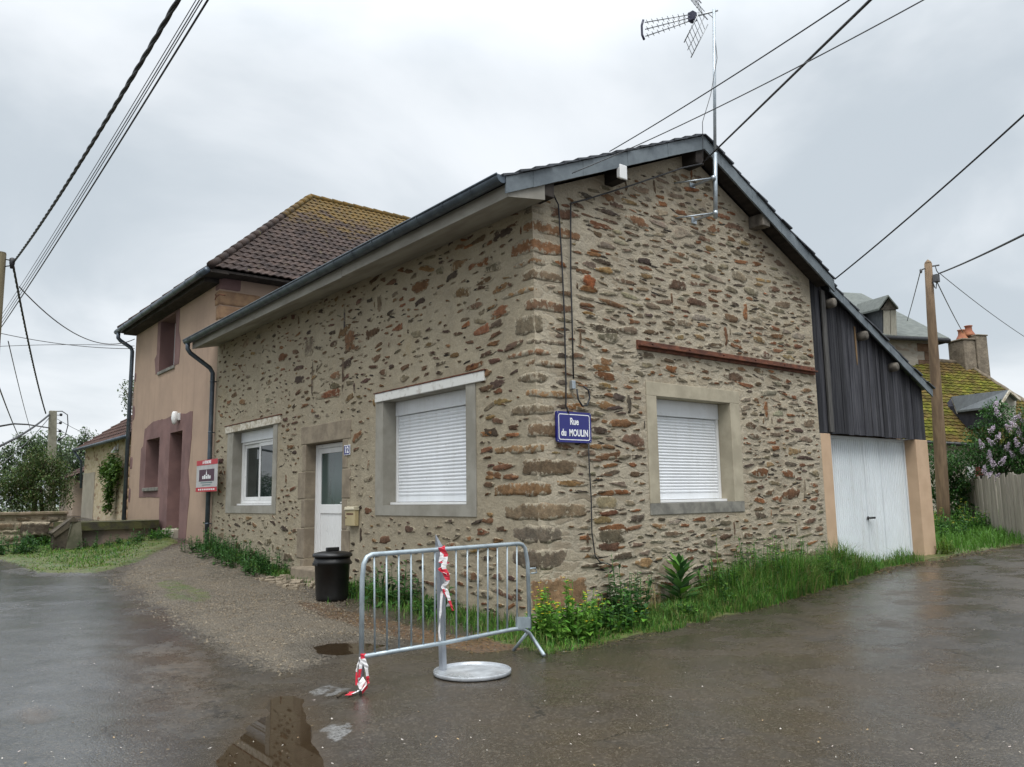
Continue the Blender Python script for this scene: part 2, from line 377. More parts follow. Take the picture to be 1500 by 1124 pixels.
# ================================================================== the stone house
HOUSE = thing('stone_house', 'single storey rubble stone house with white roller shutters on the street corner', 'house', (0, 0, 0))
W2 = (1.46, 3.72, 1.50, 3.125); W1 = (8.12, 10.39, 1.50, 3.11); DR = (5.11, 6.58, -.3, 2.62)
HL = 11.65
mb = MB()
wall_face(mb, FL, [(0, -.6), (HL, -.6), (HL, 5.42), (0, 5.42)], [W2, W1, DR], .45, 0)
W3 = (2.17, 3.83, 1.48, 2.96)
APX, APZ = 3.15, 6.74
wall_face(mb, FG, [(0, -.6), (6.3, -.6), (6.3, 5.25), (APX, APZ), (0, 5.42)], [W3], .45, 1)
mb.add([(6.3, 0, -.6), (6.3, HL, -.6), (6.3, HL, 5.25), (6.3, 0, 5.25)], [(0, 1, 2, 3)], mi=1)
mb.add([(0, HL, -.6), (6.3, HL, -.6), (6.3, HL, 5.25), (APX, HL, APZ), (0, HL, 5.42)], [(0, 1, 2, 3, 4)], mi=1)
# quoins traced course by course: (top px, bottom px, left px, right px, colour)
Q = [(302, 318, 776, 806, (.21, .19, .15)), (322, 345, 774, 862, (.25, .12, .055)), (350, 378, 752, 838, (.28, .12, .05)), (380, 396, 748, 800, (.24, .13, .06)), (398, 420, 772, 842, (.20, .15, .10)),
     (424, 438, 744, 803, (.28, .16, .065)), (444, 466, 776, 842, (.19, .10, .06)), (466, 502, 757, 802, (.20, .18, .13)), (504, 518, 784, 842, (.16, .13, .10)), (520, 534, 740, 812, (.22, .10, .05)),
     (536, 552, 778, 834, (.19, .12, .07)), (556, 575, 748, 806, (.14, .12, .085)), (580, 597, 778, 848, (.25, .14, .06)), (602, 622, 744, 812, (.19, .16, .11)), (630, 655, 770, 838, (.15, .10, .06)), (660, 678, 728, 800, (.25, .15, .07)),
     (682, 712, 768, 836, (.13, .095, .06)), (716, 742, 728, 812, (.26, .14, .06)), (746, 776, 732, 846, (.22, .17, .11)), (780, 808, 752, 820, (.14, .13, .11)), (812, 846, 742, 838, (.13, .115, .095)), (852, 908, 772, 848, (.29, .17, .09)), (912, 950, 760, 812, (.2, .17, .12))]
avL = [(W2[0] - .24, W2[1] + .26, W2[2] - .17, W2[3] + .15), (W1[0] - .24, W1[1] + .36, W1[2] - .17, W1[3] + .2), (DR[0] - .2, DR[1] + .24, -1, DR[3] + .36)]
avG = [(W3[0] - .21, W3[1] + .24, W3[2] - .17, W3[3] + .22), (1.8, 6.3, 3.6, 3.72)]
for (a, b, xl, xr, col) in Q:
    z1 = (932 - a) / 120.2; z0 = (932 - b) / 120.2; ly = max(.2, (789 - xl) / 75); lx = max(.2, (xr - 789) / 78)
    rough_block(mb, -.007, lx * rnd.uniform(.7, 1.1), -.007, ly * rnd.uniform(.7, 1.1), z0 + .02, z1 - .02, tuple((q_ * .6 + r_ * .4) * 1.12 for q_, r_ in zip(col, (.19, .135, .085))), 4, .009, .04, True)
    avL.append((-.1, ly, z0, z1)); avG.append((-.1, lx, z0, z1))
def dL(u, v):
    d = .55 if u < 1.0 else .42
    if v > 3.3 and u < 6.5: d += .25
    if 2.9 < v < 3.5: d *= .6
    return d * (1.0 if noise.noise(Vector((u * .7, v * .9, 3))) > -.15 else .5)
ins = lambda u, v, w, h: 0.05 < u - w / 2 and u + w / 2 < HL - .05 and -.1 < v - h / 2 and v + h / 2 < 5.35
scatter(mb, FL, .05, 1.5, .1, 5.2, lambda u, v, w, h: u - w / 2 > .1 and v < 5.2, avL, [(.32, .55), (.2, .36)], PAL_Q, 2, [260, 420], lambda u, v: .9 - .45 * u, .05, .10, (.16, .34))
scatter(mb, FL, 0, HL, -.1, 5.35, ins, avL, [(.32, .55), (.18, .36), (.10, .22), (.05, .11)], PAL_L, 2, [200, 1300, 3200, 3000], dL, .024, .13, (.15, .40))
for _ in range(260):  # dark slivers, not stones: shade of recesses painted as colour
    u = rnd.uniform(.3, HL - .2); v = rnd.uniform(.2, 5.2); w = rnd.uniform(.06, .2)
    if any(a - .12 < u < b + .12 and c - .05 < v < d + .05 for a, b, c, d in avL): continue
    stone(mb, FL, u, v, w, w * rnd.uniform(.12, .3), rnd.gauss(0, .2), .003, (.045, .036, .028), 2, 10, .3)
# two straight joints and the blocked lintel stones seen above the door
for (px, py, w, h, col) in ((455, 500, .10, .12, (.2, .17, .12)), (453, 508, .5, .42, (.19, .15, .11)), (512, 500, .42, .42, (.2, .11, .06)), (505, 470, .07, .5, (.07, .06, .065)), (480, 578, 1.1, .16, (.2, .085, .045)), (458, 555, .08, .8, (.13, .1, .075)), (503, 548, .1, .6, (.12, .085, .06))):
    p = onx(px, py, 0); stone(mb, FL, p.y, p.z, w, h, 0, .012, col, 2, 12, .08, 1.2)
top = lambda u: min(5.42 + u * .42, 6.74 - (u - APX) * .473) - .12
insG = lambda u, v, w, h: .05 < u - w / 2 and u + w / 2 < 6.27 and -.15 < v - h / 2 and v + h / 2 < min(top(u - w / 2), top(u + w / 2))
def dG(u, v):
    return .95 if noise.noise(Vector((u * .8, v, 9))) > -.3 else .55
scatter(mb, FG, .05, 1.3, .1, 5.2, lambda u, v, w, h: u - w / 2 > .1, avG, [(.34, .6), (.2, .4)], PAL_Q, 3, [200, 300], lambda u, v: .9 - .5 * u, .04, .06, (.14, .3))
p = ony(862, 413, 0); stone(mb, FG, p.x, p.z, .30, .21, -.35, .02, (.27, .095, .04), 3, 14, .14, .4); avG.append((p.x - .15, p.x + .15, p.z - .11, p.z + .11))
scatter(mb, FG, 0, 6.3, -.15, 6.6, insG, avG, [(.34, .58), (.2, .40), (.12, .26), (.06, .15)], PAL_G, 3, [320, 2400, 5200, 4200], dG, .010, .075, (.12, .36))
for _ in range(520):  # thin dark slits: shade of the crevices under stones put in as colour
    u = rnd.uniform(.1, 6.15); v = rnd.uniform(0, 6.4); w = rnd.uniform(.07, .26)
    if v > top(u) - .1 or any(a - .14 < u < b + .14 and c - .05 < v < d + .05 for a, b, c, d in avG): continue
    stone(mb, FG, u, v, w, w * rnd.uniform(.08, .2), rnd.gauss(0, .14), .004, (.05, .041, .033), 3, 10, .3)
obj('wall', mb, [MORT_L, MORT_G, STONE_L, STONE_G, QUOIN], HOUSE)

# ---- roof and edges
RX0, RZ0, RXM, RZM, RX1, RZ1 = -.64, 5.36, 3.15, 6.93, 6.57, 5.24
def roof_slabs(mb, A, B, y0, y1, rows, th=.03, jit=.02):
    A = Vector(A); B = Vector(B)
    for i in range(rows):
        a = A.lerp(B, i / rows); b = A.lerp(B, min(1, (i + 1.25) / rows)); d = (B - A).normalized()
        up = Vector((-d.z, d.x)) if d.x > 0 else Vector((d.z, -d.x))
        ys = y0 + rnd.uniform(-jit, jit)
        c = (rnd.uniform(.8, 1.2),) * 3
        pts = [a + up * (th * .9), b + up * .004, b + up * (th * .5), a + up * (th * 1.6)]
        fr = [Vector((p.x, ys, p.y)) for p in pts]
        mb.prism([Vector((p.x, ys, p.y)) for p in pts], (0, y1 - ys, 0), c)
class V2(Vector): pass
mb = MB()
def roof_slabs2(mb, ax, az, bx, bz, y0, y1, rows, th=.03, jit=.02):
    L = math.hypot(bx - ax, bz - az); dx, dz = (bx - ax) / L, (bz - az) / L
    nx, nz = (-dz, dx) if dx > 0 else (dz, -dx)
    for i in range(rows):
        s0 = L * i / rows; s1 = min(L, L * (i + 1.2) / rows)
        lo = [(s0, .012), (s1, .0), (s1, .012), (s0, .012 + th)]
        ys = y0 + rnd.uniform(-jit, jit); k = rnd.uniform(.75, 1.25)
        mb.prism([Vector((ax + dx * s + nx * h, ys, az + dz * s + nz * h)) for s, h in lo], (0, y1 - ys, 0), (k, k, k))
roof_slabs2(mb, RX0 - .05, RZ0 - .02, RXM, RZM, -.33, HL + .05, 16)
roof_slabs2(mb, RX1, RZ1, RXM, RZM, -.33, HL + .05, 16)
obj('roof', mb, SLATE, HOUSE)
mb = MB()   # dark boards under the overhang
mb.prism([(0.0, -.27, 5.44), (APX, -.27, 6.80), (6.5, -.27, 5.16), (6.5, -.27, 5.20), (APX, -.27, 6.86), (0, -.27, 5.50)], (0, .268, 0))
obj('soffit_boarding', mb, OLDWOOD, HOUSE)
mb = MB()
def slate_edge(mb, ax, az, bx, bz, y, h, n):
    for i in range(n):
        a0, a1 = i / n, (i + 1.0) / n; o = .004 * (i % 2)
        xa, za = ax + (bx - ax) * a0, az + (bz - az) * a0; xb, zb = ax + (bx - ax) * a1, az + (bz - az) * a1
        mb.prism([(xa, y - o, za), (xb, y - o, zb), (xb, y - o, zb - h - rnd.uniform(0, .006)), (xa, y - o, za - h - rnd.uniform(0, .006))], (0, .028 + o, 0))
slate_edge(mb, RX0 - .01, RZ0 - .005, RXM, RZM - .005, -.30, .20, 9); slate_edge(mb, RXM + .002, RZM - .006, RX1, RZ1 - .005, -.30, .20, 9)
obj('verge_board', mb, ZINC_L, HOUSE)
mb = MB()
mb.prism([(-.60, -.27, 5.13), (-.60, -.27, 5.30), (-.02, -.27, 5.42), (-.02, -.27, 5.22)], (0, 4.3, 0))
mb.prism([(-.60, 4.04, 5.12), (-.60, 4.04, 5.29), (-.02, 4.04, 5.41), (-.02, 4.04, 5.25)], (0, 7.58, 0))
obj('soffit_box', mb, SOFFIT, HOUSE)
mb = MB()
gx, gzz = -.70, 5.335
pts = [Vector((gx, y, gzz - .003 * y)) for y in np.linspace(-.29, HL + .1, 14)]
vs = []; fs = []; n = 9
for p in pts:
    for k in range(n):
        a = math.pi + math.pi * k / (n - 1); vs.append(p + Vector((.085 * math.cos(a), 0, .1 * math.sin(a) + .03)))
    for k in range(n):
        a = 2 * math.pi - math.pi * k / (n - 1); vs.append(p + Vector((.075 * math.cos(a), 0, .09 * math.sin(a) + .032)))
m_ = 2 * n
for i in range(len(pts) - 1):
    for k in range(m_): fs.append((i * m_ + k, i * m_ + (k + 1) % m_, (i + 1) * m_ + (k + 1) % m_, (i + 1) * m_ + k))
mb.add(vs, fs, smooth=True)
for p in (pts[0], pts[-1]):
    mb.add([p + Vector((.083 * math.cos(math.pi + math.pi * k / 8), 0, .098 * math.sin(math.pi + math.pi * k / 8) + .031)) for k in range(9)], [tuple(range(9))])
mb.tube([p + Vector((-.085, 0, .03)) for p in pts], .014, 6)
for y in np.arange(.25, HL, .62):
    q = [Vector((gx + .091 * math.cos(math.pi + math.pi * k / 8), y, gzz - .003 * y + .106 * math.sin(math.pi + math.pi * k / 8) + .03)) for k in range(9)]
    for a, b in zip(q[:-1], q[1:]): mb.add([a, b, b + Vector((0, .02, 0)), a + Vector((0, .02, 0))], [(0, 1, 2, 3)])
obj('gutter', mb, ZINC, HOUSE)
mb = MB()
mb.tube([(gx, HL - .02, 5.27), (gx, HL - .02, 5.12), (gx + .06, HL - .02, 5.03), (-.17, HL, 4.72), (-.10, HL, 4.60), (-.10, HL, 2.9), (-.10, HL, .3)], .052, 12)
for z in (4.4, 3.2, 2.2, 1.1): mb.lathe((-.10, HL, z), [(.052, -.02), (.06, -.015), (.06, .015), (.052, .02)], 14); mb.box(-.05, .0, HL - .012, HL + .012, z - .01, z + .01)
obj('downpipe', mb, ZINC, HOUSE)
for (px, py, w, h, m) in ((798, 268, .2, .24, OLDWOOD), (907, 262, .16, .26, OLDWOOD), (1020, 232, .18, .3, OLDWOOD), (1118, 332, .2, .2, PALEWOOD)):
    p = ony(px, py, -.2); mb = MB(); zt = min(RZ0 + (p.x - RX0) * .414, RZM - (p.x - RXM) * .494) - .075
    mb.box(p.x - w / 2, p.x + w / 2, -.265, .04, zt - h - .05, zt - .05); obj('purlin_end', mb, m, HOUSE, .012)

# ---- windows and door
def band(mb, F, hole, outer, d0, d1, eps=.004, mis=(0, 0, 0, 0), slope=0):
    a, b, c, d = hole; A, B, C, D = outer; a += eps; b -= eps; c += eps; d -= eps
    if C < c: mb.fbox(F, A, B, d0, d1, C, c, mi=mis[2])
    mb.fbox(F, A, a, d0, d1, c, d, mi=mis[0]); mb.fbox(F, b, B, d0, d1, c, d, mi=mis[1])
    if D > d: mb.fbox(F, A, B, d0, d1, d, D, mi=mis[3])
def shutter(mb, F, u0, u1, v0, v1, d, n):
    h = (v1 - v0) / n
    for i in range(n):
        z = v0 + i * h; prof = [(0, .004), (h * .12, -.002), (h * .5, -.009), (h * .88, -.002), (h * .999, .004)]
        vs = []
        for (zz, dd) in prof: vs += [F(u0, z + zz, d + dd), F(u1, z + zz, d + dd)]
        mb.add(vs, [(2 * k, 2 * k + 1, 2 * k + 3, 2 * k + 2) for k in range(4)])
def shuttered(F, hole, outer, depth, boxv, mats, bandmis, nsl, lint=None, lintmat=None):
    a, b, c, d = hole
    mb = MB(); band(mb, F, hole, outer, -.014, depth + .04, .004, bandmis); w = obj('window', mb, mats, HOUSE, .006)
    mb = MB(); mb.fbox(F, a + .006, b - .006, depth - .03, depth + .2, boxv, d - .006); obj('shutter_box', mb, PVC, w, .006)
    mb = MB(); mb.fbox(F, a + .006, a + .05, depth - .02, depth + .03, c + .05, boxv - .002); obj('guide_rail', mb, PVC_W, w, .003); mb = MB(); mb.fbox(F, b - .05, b - .006, depth - .02, depth + .03, c + .05, boxv - .002); obj('guide_rail', mb, PVC_W, w, .003)
    mb = MB(); shutter(mb, F, a + .052, b - .052, c + .14, boxv - .006, depth + .012, nsl); mb.fbox(F, a + .052, b - .052, depth + .004, depth + .02, c + .052, c + .138); obj('shutter', mb, PVC, w)
    mb = MB(); mb.fbox(F, a + .008, b - .008, depth - .12, depth + .03, c + .008, c + .045); obj('sill', mb, PVC_W, w, .005)
    if lint:
        mb = MB(); A, B, C, D = lint; mb.fbox(F, A, B, -.035, .02, C, D); obj('lintel', mb, lintmat, w, .008)
        mb = MB(); mb.fbox(F, A - .03, B + .03, -.045, .01, D + .002, D + .018); obj('drip_strip', mb, RUST, w)
    return w
shuttered(FL, W2, (1.24, 3.95, 1.35, 3.122), .24, 2.90, [BAND_GREY], (0, 0, 0, 0), 24, (1.02, 3.95, 3.126, 3.262), LINTEL_WHITE)
shuttered(FG, W3, (1.97, 4.06, 1.33, 3.15), .24, 2.72, [BAND_CREAM, SILL_GREY], (0, 0, 1, 0), 25)
# sliding window
a, b, c, d = W1; dp = .2
mb = MB(); band(mb, FL, W1, (7.92, 10.74, 1.35, 3.108), -.014, dp + .04); w = obj('window', mb, BAND_GREY, HOUSE, .006)
mb = MB(); mb.fbox(FL, a + .006, b - .006, dp - .03, dp + .2, 2.88, d - .006); obj('shutter_box', mb, PVC, w, .006)
mb = MB()
mb.fbox(FL, a + .006, a + .06, dp, dp + .08, c + .05, 2.876); mb.fbox(FL, b - .06, b - .006, dp, dp + .08, c + .05, 2.876); mb.fbox(FL, a + .062, b - .062, dp, dp + .08, c + .05, c + .11); mb.fbox(FL, a + .062, b - .062, dp, dp + .08, 2.83, 2.876)
obj('frame', mb, PVC_W, w, .004)
mid = 9.36
for (u0, u1, dd) in ((a + .064, mid + .05, .012), (mid - .05, b - .064, .05)):
    mb = MB(); z0, z1 = c + .113, 2.826; f = .075
    mb.fbox(FL, u0, u0 + f, dp + dd, dp + dd + .035, z0, z1); mb.fbox(FL, u1 - f, u1, dp + dd, dp + dd + .035, z0, z1); mb.fbox(FL, u0 + f, u1 - f, dp + dd, dp + dd + .035, z0, z0 + f); mb.fbox(FL, u0 + f, u1 - f, dp + dd, dp + dd + .035, z1 - f, z1)
    obj('sash', mb, PVC_W, w, .004)
    mb = MB(); mb.fbox(FL, u0 + f, u1 - f, dp + dd + .014, dp + dd + .02, z0 + f, z1 - f); obj('pane', mb, GLASS, w)
mb = MB(); mb.fbox(FL, a + .008, b - .008, dp - .09, dp + .05, c + .008, c + .045); obj('sill', mb, PVC_W, w, .005)
mb = MB(); mb.fbox(FL, 7.75, 10.86, -.035, .02, 3.112, 3.27); obj('lintel', mb, LINTEL_WORN, w, .01)
mb = MB(); mb.fbox(FL, 7.72, 10.9, -.045, .01, 3.272, 3.288); obj('drip_strip', mb, RUST, w)
# door
a, b, c, d = DR; dp = .19
STONEJ = pmat('dressed_stone_jamb', (.27, .225, .165), (.19, .155, .115), 3.5, .9, .5, 22, .012)
mb = MB()
zc = [-.3, .55, 1.1, 1.62, 2.12, 2.614]
for i in range(5):
    mb.fbox(FL, a - .18 - (.12 if i % 2 else 0), a + .004, -.010 - .003 * (i % 2), dp + .06, zc[i] + .004, zc[i + 1] - .004); mb.fbox(FL, b - .004, b + .16 + (.16 if i % 2 else 0), -.010 - .003 * (i % 2), dp + .06, zc[i] + .004, zc[i + 1] - .004)
mb.fbox(FL, a - .3, b + .22, -.012, dp + .06, 2.618, 2.95)
w = obj('door', mb, STONEJ, HOUSE, .015)
mb = MB(); mb.fbox(FL, a + .006, a + .075, dp, dp + .07, .40, 2.605); mb.fbox(FL, b - .075, b - .006, dp, dp + .07, .40, 2.605); mb.fbox(FL, a + .077, b - .077, dp, dp + .07, 2.535, 2.605); obj('frame', mb, PVC_W, w, .004)
mb = MB(); u0, u1 = a + .08, b - .08; f = .13
mb.fbox(FL, u0, u0 + f, dp + .012, dp + .06, .44, 2.53); mb.fbox(FL, u1 - f, u1, dp + .012, dp + .06, .44, 2.53)
mb.fbox(FL, u0 + f, u1 - f, dp + .012, dp + .06, 2.44, 2.53); mb.fbox(FL, u0 + f, u1 - f, dp + .012, dp + .06, 1.36, 1.52); mb.fbox(FL, u0 + f, u1 - f, dp + .012, dp + .06, .44, .6)
for k in range(7):
    s = (u1 - u0 - 2 * f) / 7; mb.fbox(FL, u0 + f + k * s + .004, u0 + f + (k + 1) * s - .004, dp + .03, dp + .055, .6, 1.36)
mb.fbox(FL, u0 + f, u1 - f, dp + .036, dp + .056, .6, 1.36)
obj('leaf', mb, PVC_W, w, .004)
mb = MB(); mb.fbox(FL, u0 + f, u1 - f, dp + .03, dp + .04, 1.52, 2.44); obj('pane', mb, GLASS_D, w)
mb = MB(); mb.tube([FL(u0 + .06, 1.55, dp + .012), FL(u0 + .06, 1.55, dp - .05), FL(u0 + .24, 1.55, dp - .055)], .014, 8); mb.fbox(FL, u0 + .035, u0 + .085, dp + .002, dp + .011, 1.40, 1.66); obj('handle', mb, PVC_W, w)
mb = MB(); mb.fbox(FL, a - .02, b + .1, -.22, dp - .005, .05, .42); obj('doorstep', mb, STONEJ, HOUSE, .03)
mb = MB(); mb.box(.5, 6, .5, HL - .2, .3, .32); mb.box(.47, .49, 8, 10.5, 1.2, 3.3); obj('room', mb, DARK, HOUSE)  # near-black floor and backing: darkness of the unlit room put into the colour
# rusty beam across the gable
mb = MB(); q0, q1 = ony(935, 504, -.04), ony(1195, 546, -.04)
z = (q0.z + q1.z) / 2
mb.box(q0.x, q1.x, -.085, .02, z - .012, z + .014); mb.box(q0.x, q1.x, -.03, .015, z + .0145, z + .075); mb.box(q0.x, q1.x, -.03, .015, z - .055, z - .0125)
for k in range(6): mb.lathe((q0.x + .3 + k * .8, -.03, z + .045), [(.016, 0), (.016, .012), (.008, .018)], 8, M=Matrix.Rotation(math.pi / 2, 3, 'X'))
obj('iron_beam', mb, RUST, HOUSE, .004)

# ================================================================== garage lean-to
GAR = thing('garage', 'lean-to garage with black timber boarding above a white ribbed door', 'garage', (6.4, 0, .25))
VY = -.15
g0 = ony(1216, 414, VY); g1 = ony(1366, 570, VY)
mb = MB(); roof_slabs2(mb, g1.x + .04, g1.z - .01, g0.x - .1, g0.z + .04, VY - .02, 7.0, 15); obj('roof', mb, SLATE, GAR)
mb = MB(); slate_edge(mb, g0.x, g0.z - .004, g1.x, g1.z - .004, VY, .15, 9); obj('verge_board', mb, ZINC_L, GAR)
sl = (g1.z - g0.z) / (g1.x - g0.x)
rz = lambda x: g0.z + (x - g0.x) * sl
mb = MB(); x = 6.27; i = 0
while x < 10.15:
    w_ = min(rnd.uniform(.10, .19), 10.17 - x); k = rnd.uniform(.55, 1.5); o = rnd.uniform(-.012, .008); zb = 2.60 + rnd.uniform(-.012, .012)
    zt0, zt1 = rz(x) - .06, rz(x + w_) - .06
    mb.prism([(x + .003, .01 + o, zb), (x + w_ - .003, .01 + o, zb), (x + w_ - .003, .01 + o, zt1), (x + .003, .01 + o, zt0)], (0, .025, 0), (k, k, k * 1.03)); x += w_
mb.prism([(6.27, .05, 2.61), (10.16, .05, 2.61), (10.16, .05, rz(10.16) - .07), (6.27, .05, rz(6.27) - .07)], (0, .05, 0), (.4, .4, .4))
obj('cladding', mb, BOARD, GAR)
mb = MB(); q = ony(1216, 450, -.03); mb.box(6.58, 6.70, -.035, .0, 2.62, rz(6.7) - .12); obj('batten', mb, pmat('grey_batten', (.105, .10, .095), (.06, .058, .055), 8, .85, .5, 40, .006, stretch=(4, 4, .3)), GAR, .006)
mb = MB(); q = ony(1250, 450, -.02); q.z = rz(q.x) - .42; mb.prism([(q.x - .02, -.02, q.z + .22), (q.x + .018, -.02, q.z + .20), (q.x + .015, -.02, q.z - .4), (q.x + .0, -.02, q.z - .5), (q.x - .015, -.02, q.z - .2)], (0, .015, 0)); obj('split_board', mb, pmat('bare_split_wood', (.3, .2, .11), (.17, .11, .06), 6, .8, .4, 40, .005, stretch=(4, 4, .3)), GAR)
mb = MB(); mb.box(6.302, 6.62, 0, .5, -.3, 2.595); obj('jamb', mb, TANP, GAR, .008)
mb = MB(); mb.box(9.70, 10.2, 0, .5, -.3, 2.595); obj('pillar', mb, TANP, GAR, .012)
for px, py in ((1219, 441), (1266, 489), (1311, 535)):
    p = ony(px, py, -.1); mb = MB(); mb.lathe((p.x, .02, rz(p.x) - .29), [(.085, 0), (.09, .08), (.08, .165), (.03, .17)], 10, M=Matrix.Rotation(math.pi / 2, 3, 'X')); obj('purlin_end', mb, PALEWOOD, GAR)
mb = MB(); x0, x1, z0, z1 = 6.624, 9.696, .30, 2.60; n = 46; yD = .24
prof = []
for i in range(n):
    s = (x1 - x0) / n; xa = x0 + i * s; prof += [(xa, 0), (xa + s * .30, 0), (xa + s * .42, .016), (xa + s * .88, .016)]
prof.append((x1, 0))
vs = [(x, yD + d_, z0) for x, d_ in prof] + [(x, yD + d_, z1) for x, d_ in prof]; m_ = len(prof)
mb.add(vs, [(i, i + 1, i + 1 + m_, i + m_) for i in range(m_ - 1)])
mb.box(x0, x0 + .05, yD - .02, yD - .004, z0, z1); mb.box(x1 - .05, x1, yD - .02, yD - .004, z0, z1); mb.box(x0 + .051, x1 - .051, yD - .02, yD - .004, z1 - .05, z1); mb.box(x0 + .051, x1 - .051, yD - .02, yD - .004, z0, z0 + .07)
for xc in (8.12, 8.72): mb.box(xc - .012, xc + .012, yD - .01, yD - .003, z0 + .072, z1 - .052)
GDOOR = grimy('white_painted_steel', (.68, .72, .74), (.44, .42, .37), .42, .30)
w = obj('garage_door', mb, GDOOR, GAR)
mb = MB(); mb.lathe((8.1, yD - .004, 1.12), [(.035, 0), (.035, .012), (.016, .02), (.016, .06)], 12, M=Matrix.Rotation(math.pi / 2, 3, 'X')); mb.box(8.06, 8.24, yD - .085, yD - .06, 1.105, 1.14); obj('handle', mb, BLACKP, w, .006)
mb = MB(); mb.box(x0, x1, .3, .5, -.2, .28); obj('threshold', mb, SILL_GREY, GAR, .02)
mb = MB(); mb.box(6.32, 10.17, 6.6, 6.8, -.3, 3.4); mb.box(10.0, 10.17, .52, 6.58, -.3, 3.45); obj('wall', mb, TANP, GAR)
# ================================================================== the tall rendered house
TALL = thing('rendered_house', 'two storey peach rendered house with plum window surrounds and brown tiled hip roof', 'house', (0, 15.5, .7))
t = NT('pink_tan_render'); c = t.mix(t.ramp(t.noise(.8, 6, .65), .32, .68), (.41, .295, .22), (.345, .25, .19)); c = t.mix(t.ramp(t.noise(1.2, 6, .7, t.map((2.4, 2.4, .16))), .50, .74, 0, .5), c, (.24, .175, .13)); c = t.mix(t.ramp(t.z()[2], 1.6, .5, 0, .35), c, (.20, .15, .10)); c = t.mix(t.ramp(t.noise(3.5, 6, .75), .58, .75, 0, .4), c, (.45, .34, .25)); t.color(c); t.rough(.92); t.set('Specular IOR Level', .15); b_ = t.bump(t.noise(3, 5), .3, .02); t.bump(t.noise(60, 4, .65), .4, .005, b_); RENDER_T = t.m
PLUMR = pmat('plum_limewash', (.215, .13, .12), (.155, .095, .09), 1.3, .9, .2, 50, .004)
QSTONE = pmat('ochre_quoin', (.36, .225, .13), (.26, .16, .10), 5, .9, .4, 30, .008)
y0, y1 = 11.66, 19.35
UW = (15.13, 16.6, 5.28, 6.74); LW = (16.19, 17.54, 2.02, 3.40); TD = (14.12, 15.21, -.2, 3.44)
mb = MB()
wall_face(mb, FL, [(y0, -.6), (y1, -.6), (y1, 7.0), (y0, 7.0)], [UW, LW, TD], .5)
mb.add([(0, y0, -.6), (12, y0, -.6), (12, y0, 7.05), (0, y0, 7.05)], [(0, 1, 2, 3)]); mb.add([(0, y1, -.6), (12, y1, -.6), (12, y1, 7.05), (0, y1, 7.05)], [(0, 1, 2, 3)])
mb.add([(12, y0, -.6), (12, y1, -.6), (12, y1, 7.05), (12, 15.4, 10.9), (12, y0, 7.05)], [(0, 1, 2, 3, 4)])
obj('wall', mb, RENDER_T, TALL)
# tiles: every course is a wavy strip lying on the plane
TILE = None
t = NT('interlocking_tiles')
c = t.mix(t.ramp(t.noise(3, 5, .7), .3, .7), (.036, .027, .025), (.066, .046, .038)); c = t.mix(1., c, t.attr('Col'), 'MULTIPLY')
z_ = t.z()
up = t.math('ADD', t.math('MULTIPLY', t.math('SUBTRACT', z_[2], 9.2), .16), t.noise(2.4, 6, .75))
c = t.mix(t.ramp(up, .52, .74, 0, .85), c, t.mix(t.ramp(t.noise(11, 4, .7), .4, .6), (.17, .10, .022), (.10, .075, .03)))
c = t.mix(t.ramp(t.noise(5, 5, .75, t.map((1, 1, 1), loc=(7, 3, 1))), .62, .7, 0, .7), c, (.17, .155, .06))
t.color(c); t.rough(.8); t.set('Specular IOR Level', .15); t.bump(t.noise(30, 4, .7), .5, .01); TILE = t.m
def tiled(mb, A0, B0, A1, B1, rows, pitch=.24, amp=.022, step=.035):
    """courses between eave A0-B0 and top A1-B1, clipped linearly at the ends"""
    A0, B0, A1, B1 = map(Vector, (A0, B0, A1, B1))
    ax = (B0 - A0).normalized(); nrm = ax.cross((A1 - A0)).normalized()
    if nrm.z < 0: nrm = -nrm
    for r in range(rows):
        t0 = r / rows; t1 = (r + 1.12) / rows
        a = A0.lerp(A1, t0); b = B0.lerp(B1, t0); c = A0.lerp(A1, t1); d = B0.lerp(B1, t1)
        L = (b - a).length; nseg = max(2, int(L / pitch * 6)); off = A0.dot(ax)
        vs = []; cs = []
        for i in range(nseg + 1):
            f = i / nseg; p = a.lerp(b, f); q = c.lerp(d, f)
            s = (p.dot(ax) - off) / pitch; w = amp * (math.cos(2 * math.pi * s) ** 1)
            s2 = (q.dot(ax) - off) / pitch; w2 = amp * math.cos(2 * math.pi * s2)
            vs += [p + nrm * (step + w - .03), p + nrm * (step + w), q + nrm * (.004 + w2)]
            rr = random.Random(int(math.floor(s)) * 131 + r * 7919); k = rr.uniform(.7, 1.3); cs += [(k, k * .98, k * .97)] * 3
        mb.add(vs, [(3 * i, 3 * i + 3, 3 * i + 4, 3 * i + 1) for i in range(nseg)] + [(3 * i + 1, 3 * i + 4, 3 * i + 5, 3 * i + 2) for i in range(nseg)], cs, 0, False)
mb = MB(); E0 = (-.42, 11.1, 7.02); E1 = (-.42, 19.75, 7.02); RG = (3.95, 15.42, 11.02); RE = (12.1, 15.42, 11.02)
tiled(mb, E0, (12.1, 11.1, 7.02), RG, RE, 23, .19, .015, .032); tiled(mb, E1, E0, RG, RG, 23, .19, .015, .032); tiled(mb, E1, (12.1, 19.75, 7.02), RG, RE, 23, .19, .015, .032)
r = obj('roof', mb, TILE, TALL)
def ridge_tiles(mb, A, B, n, r=.095):
    A, B = Vector(A), Vector(B)
    for i in range(n):
        a = A.lerp(B, i / n); b = A.lerp(B, (i + 1.08) / n); k = rnd.uniform(.7, 1.2)
        mb.tube([a + Vector((0, 0, .02)), b], [r * 1.06, r * .97], 8, (k, k, k), 0, True, True)
mb = MB(); ridge_tiles(mb, E0, RG, 17); ridge_tiles(mb, E1, RG, 17); ridge_tiles(mb, RG, RE, 22); obj('ridge_tile', mb, TILE, r)
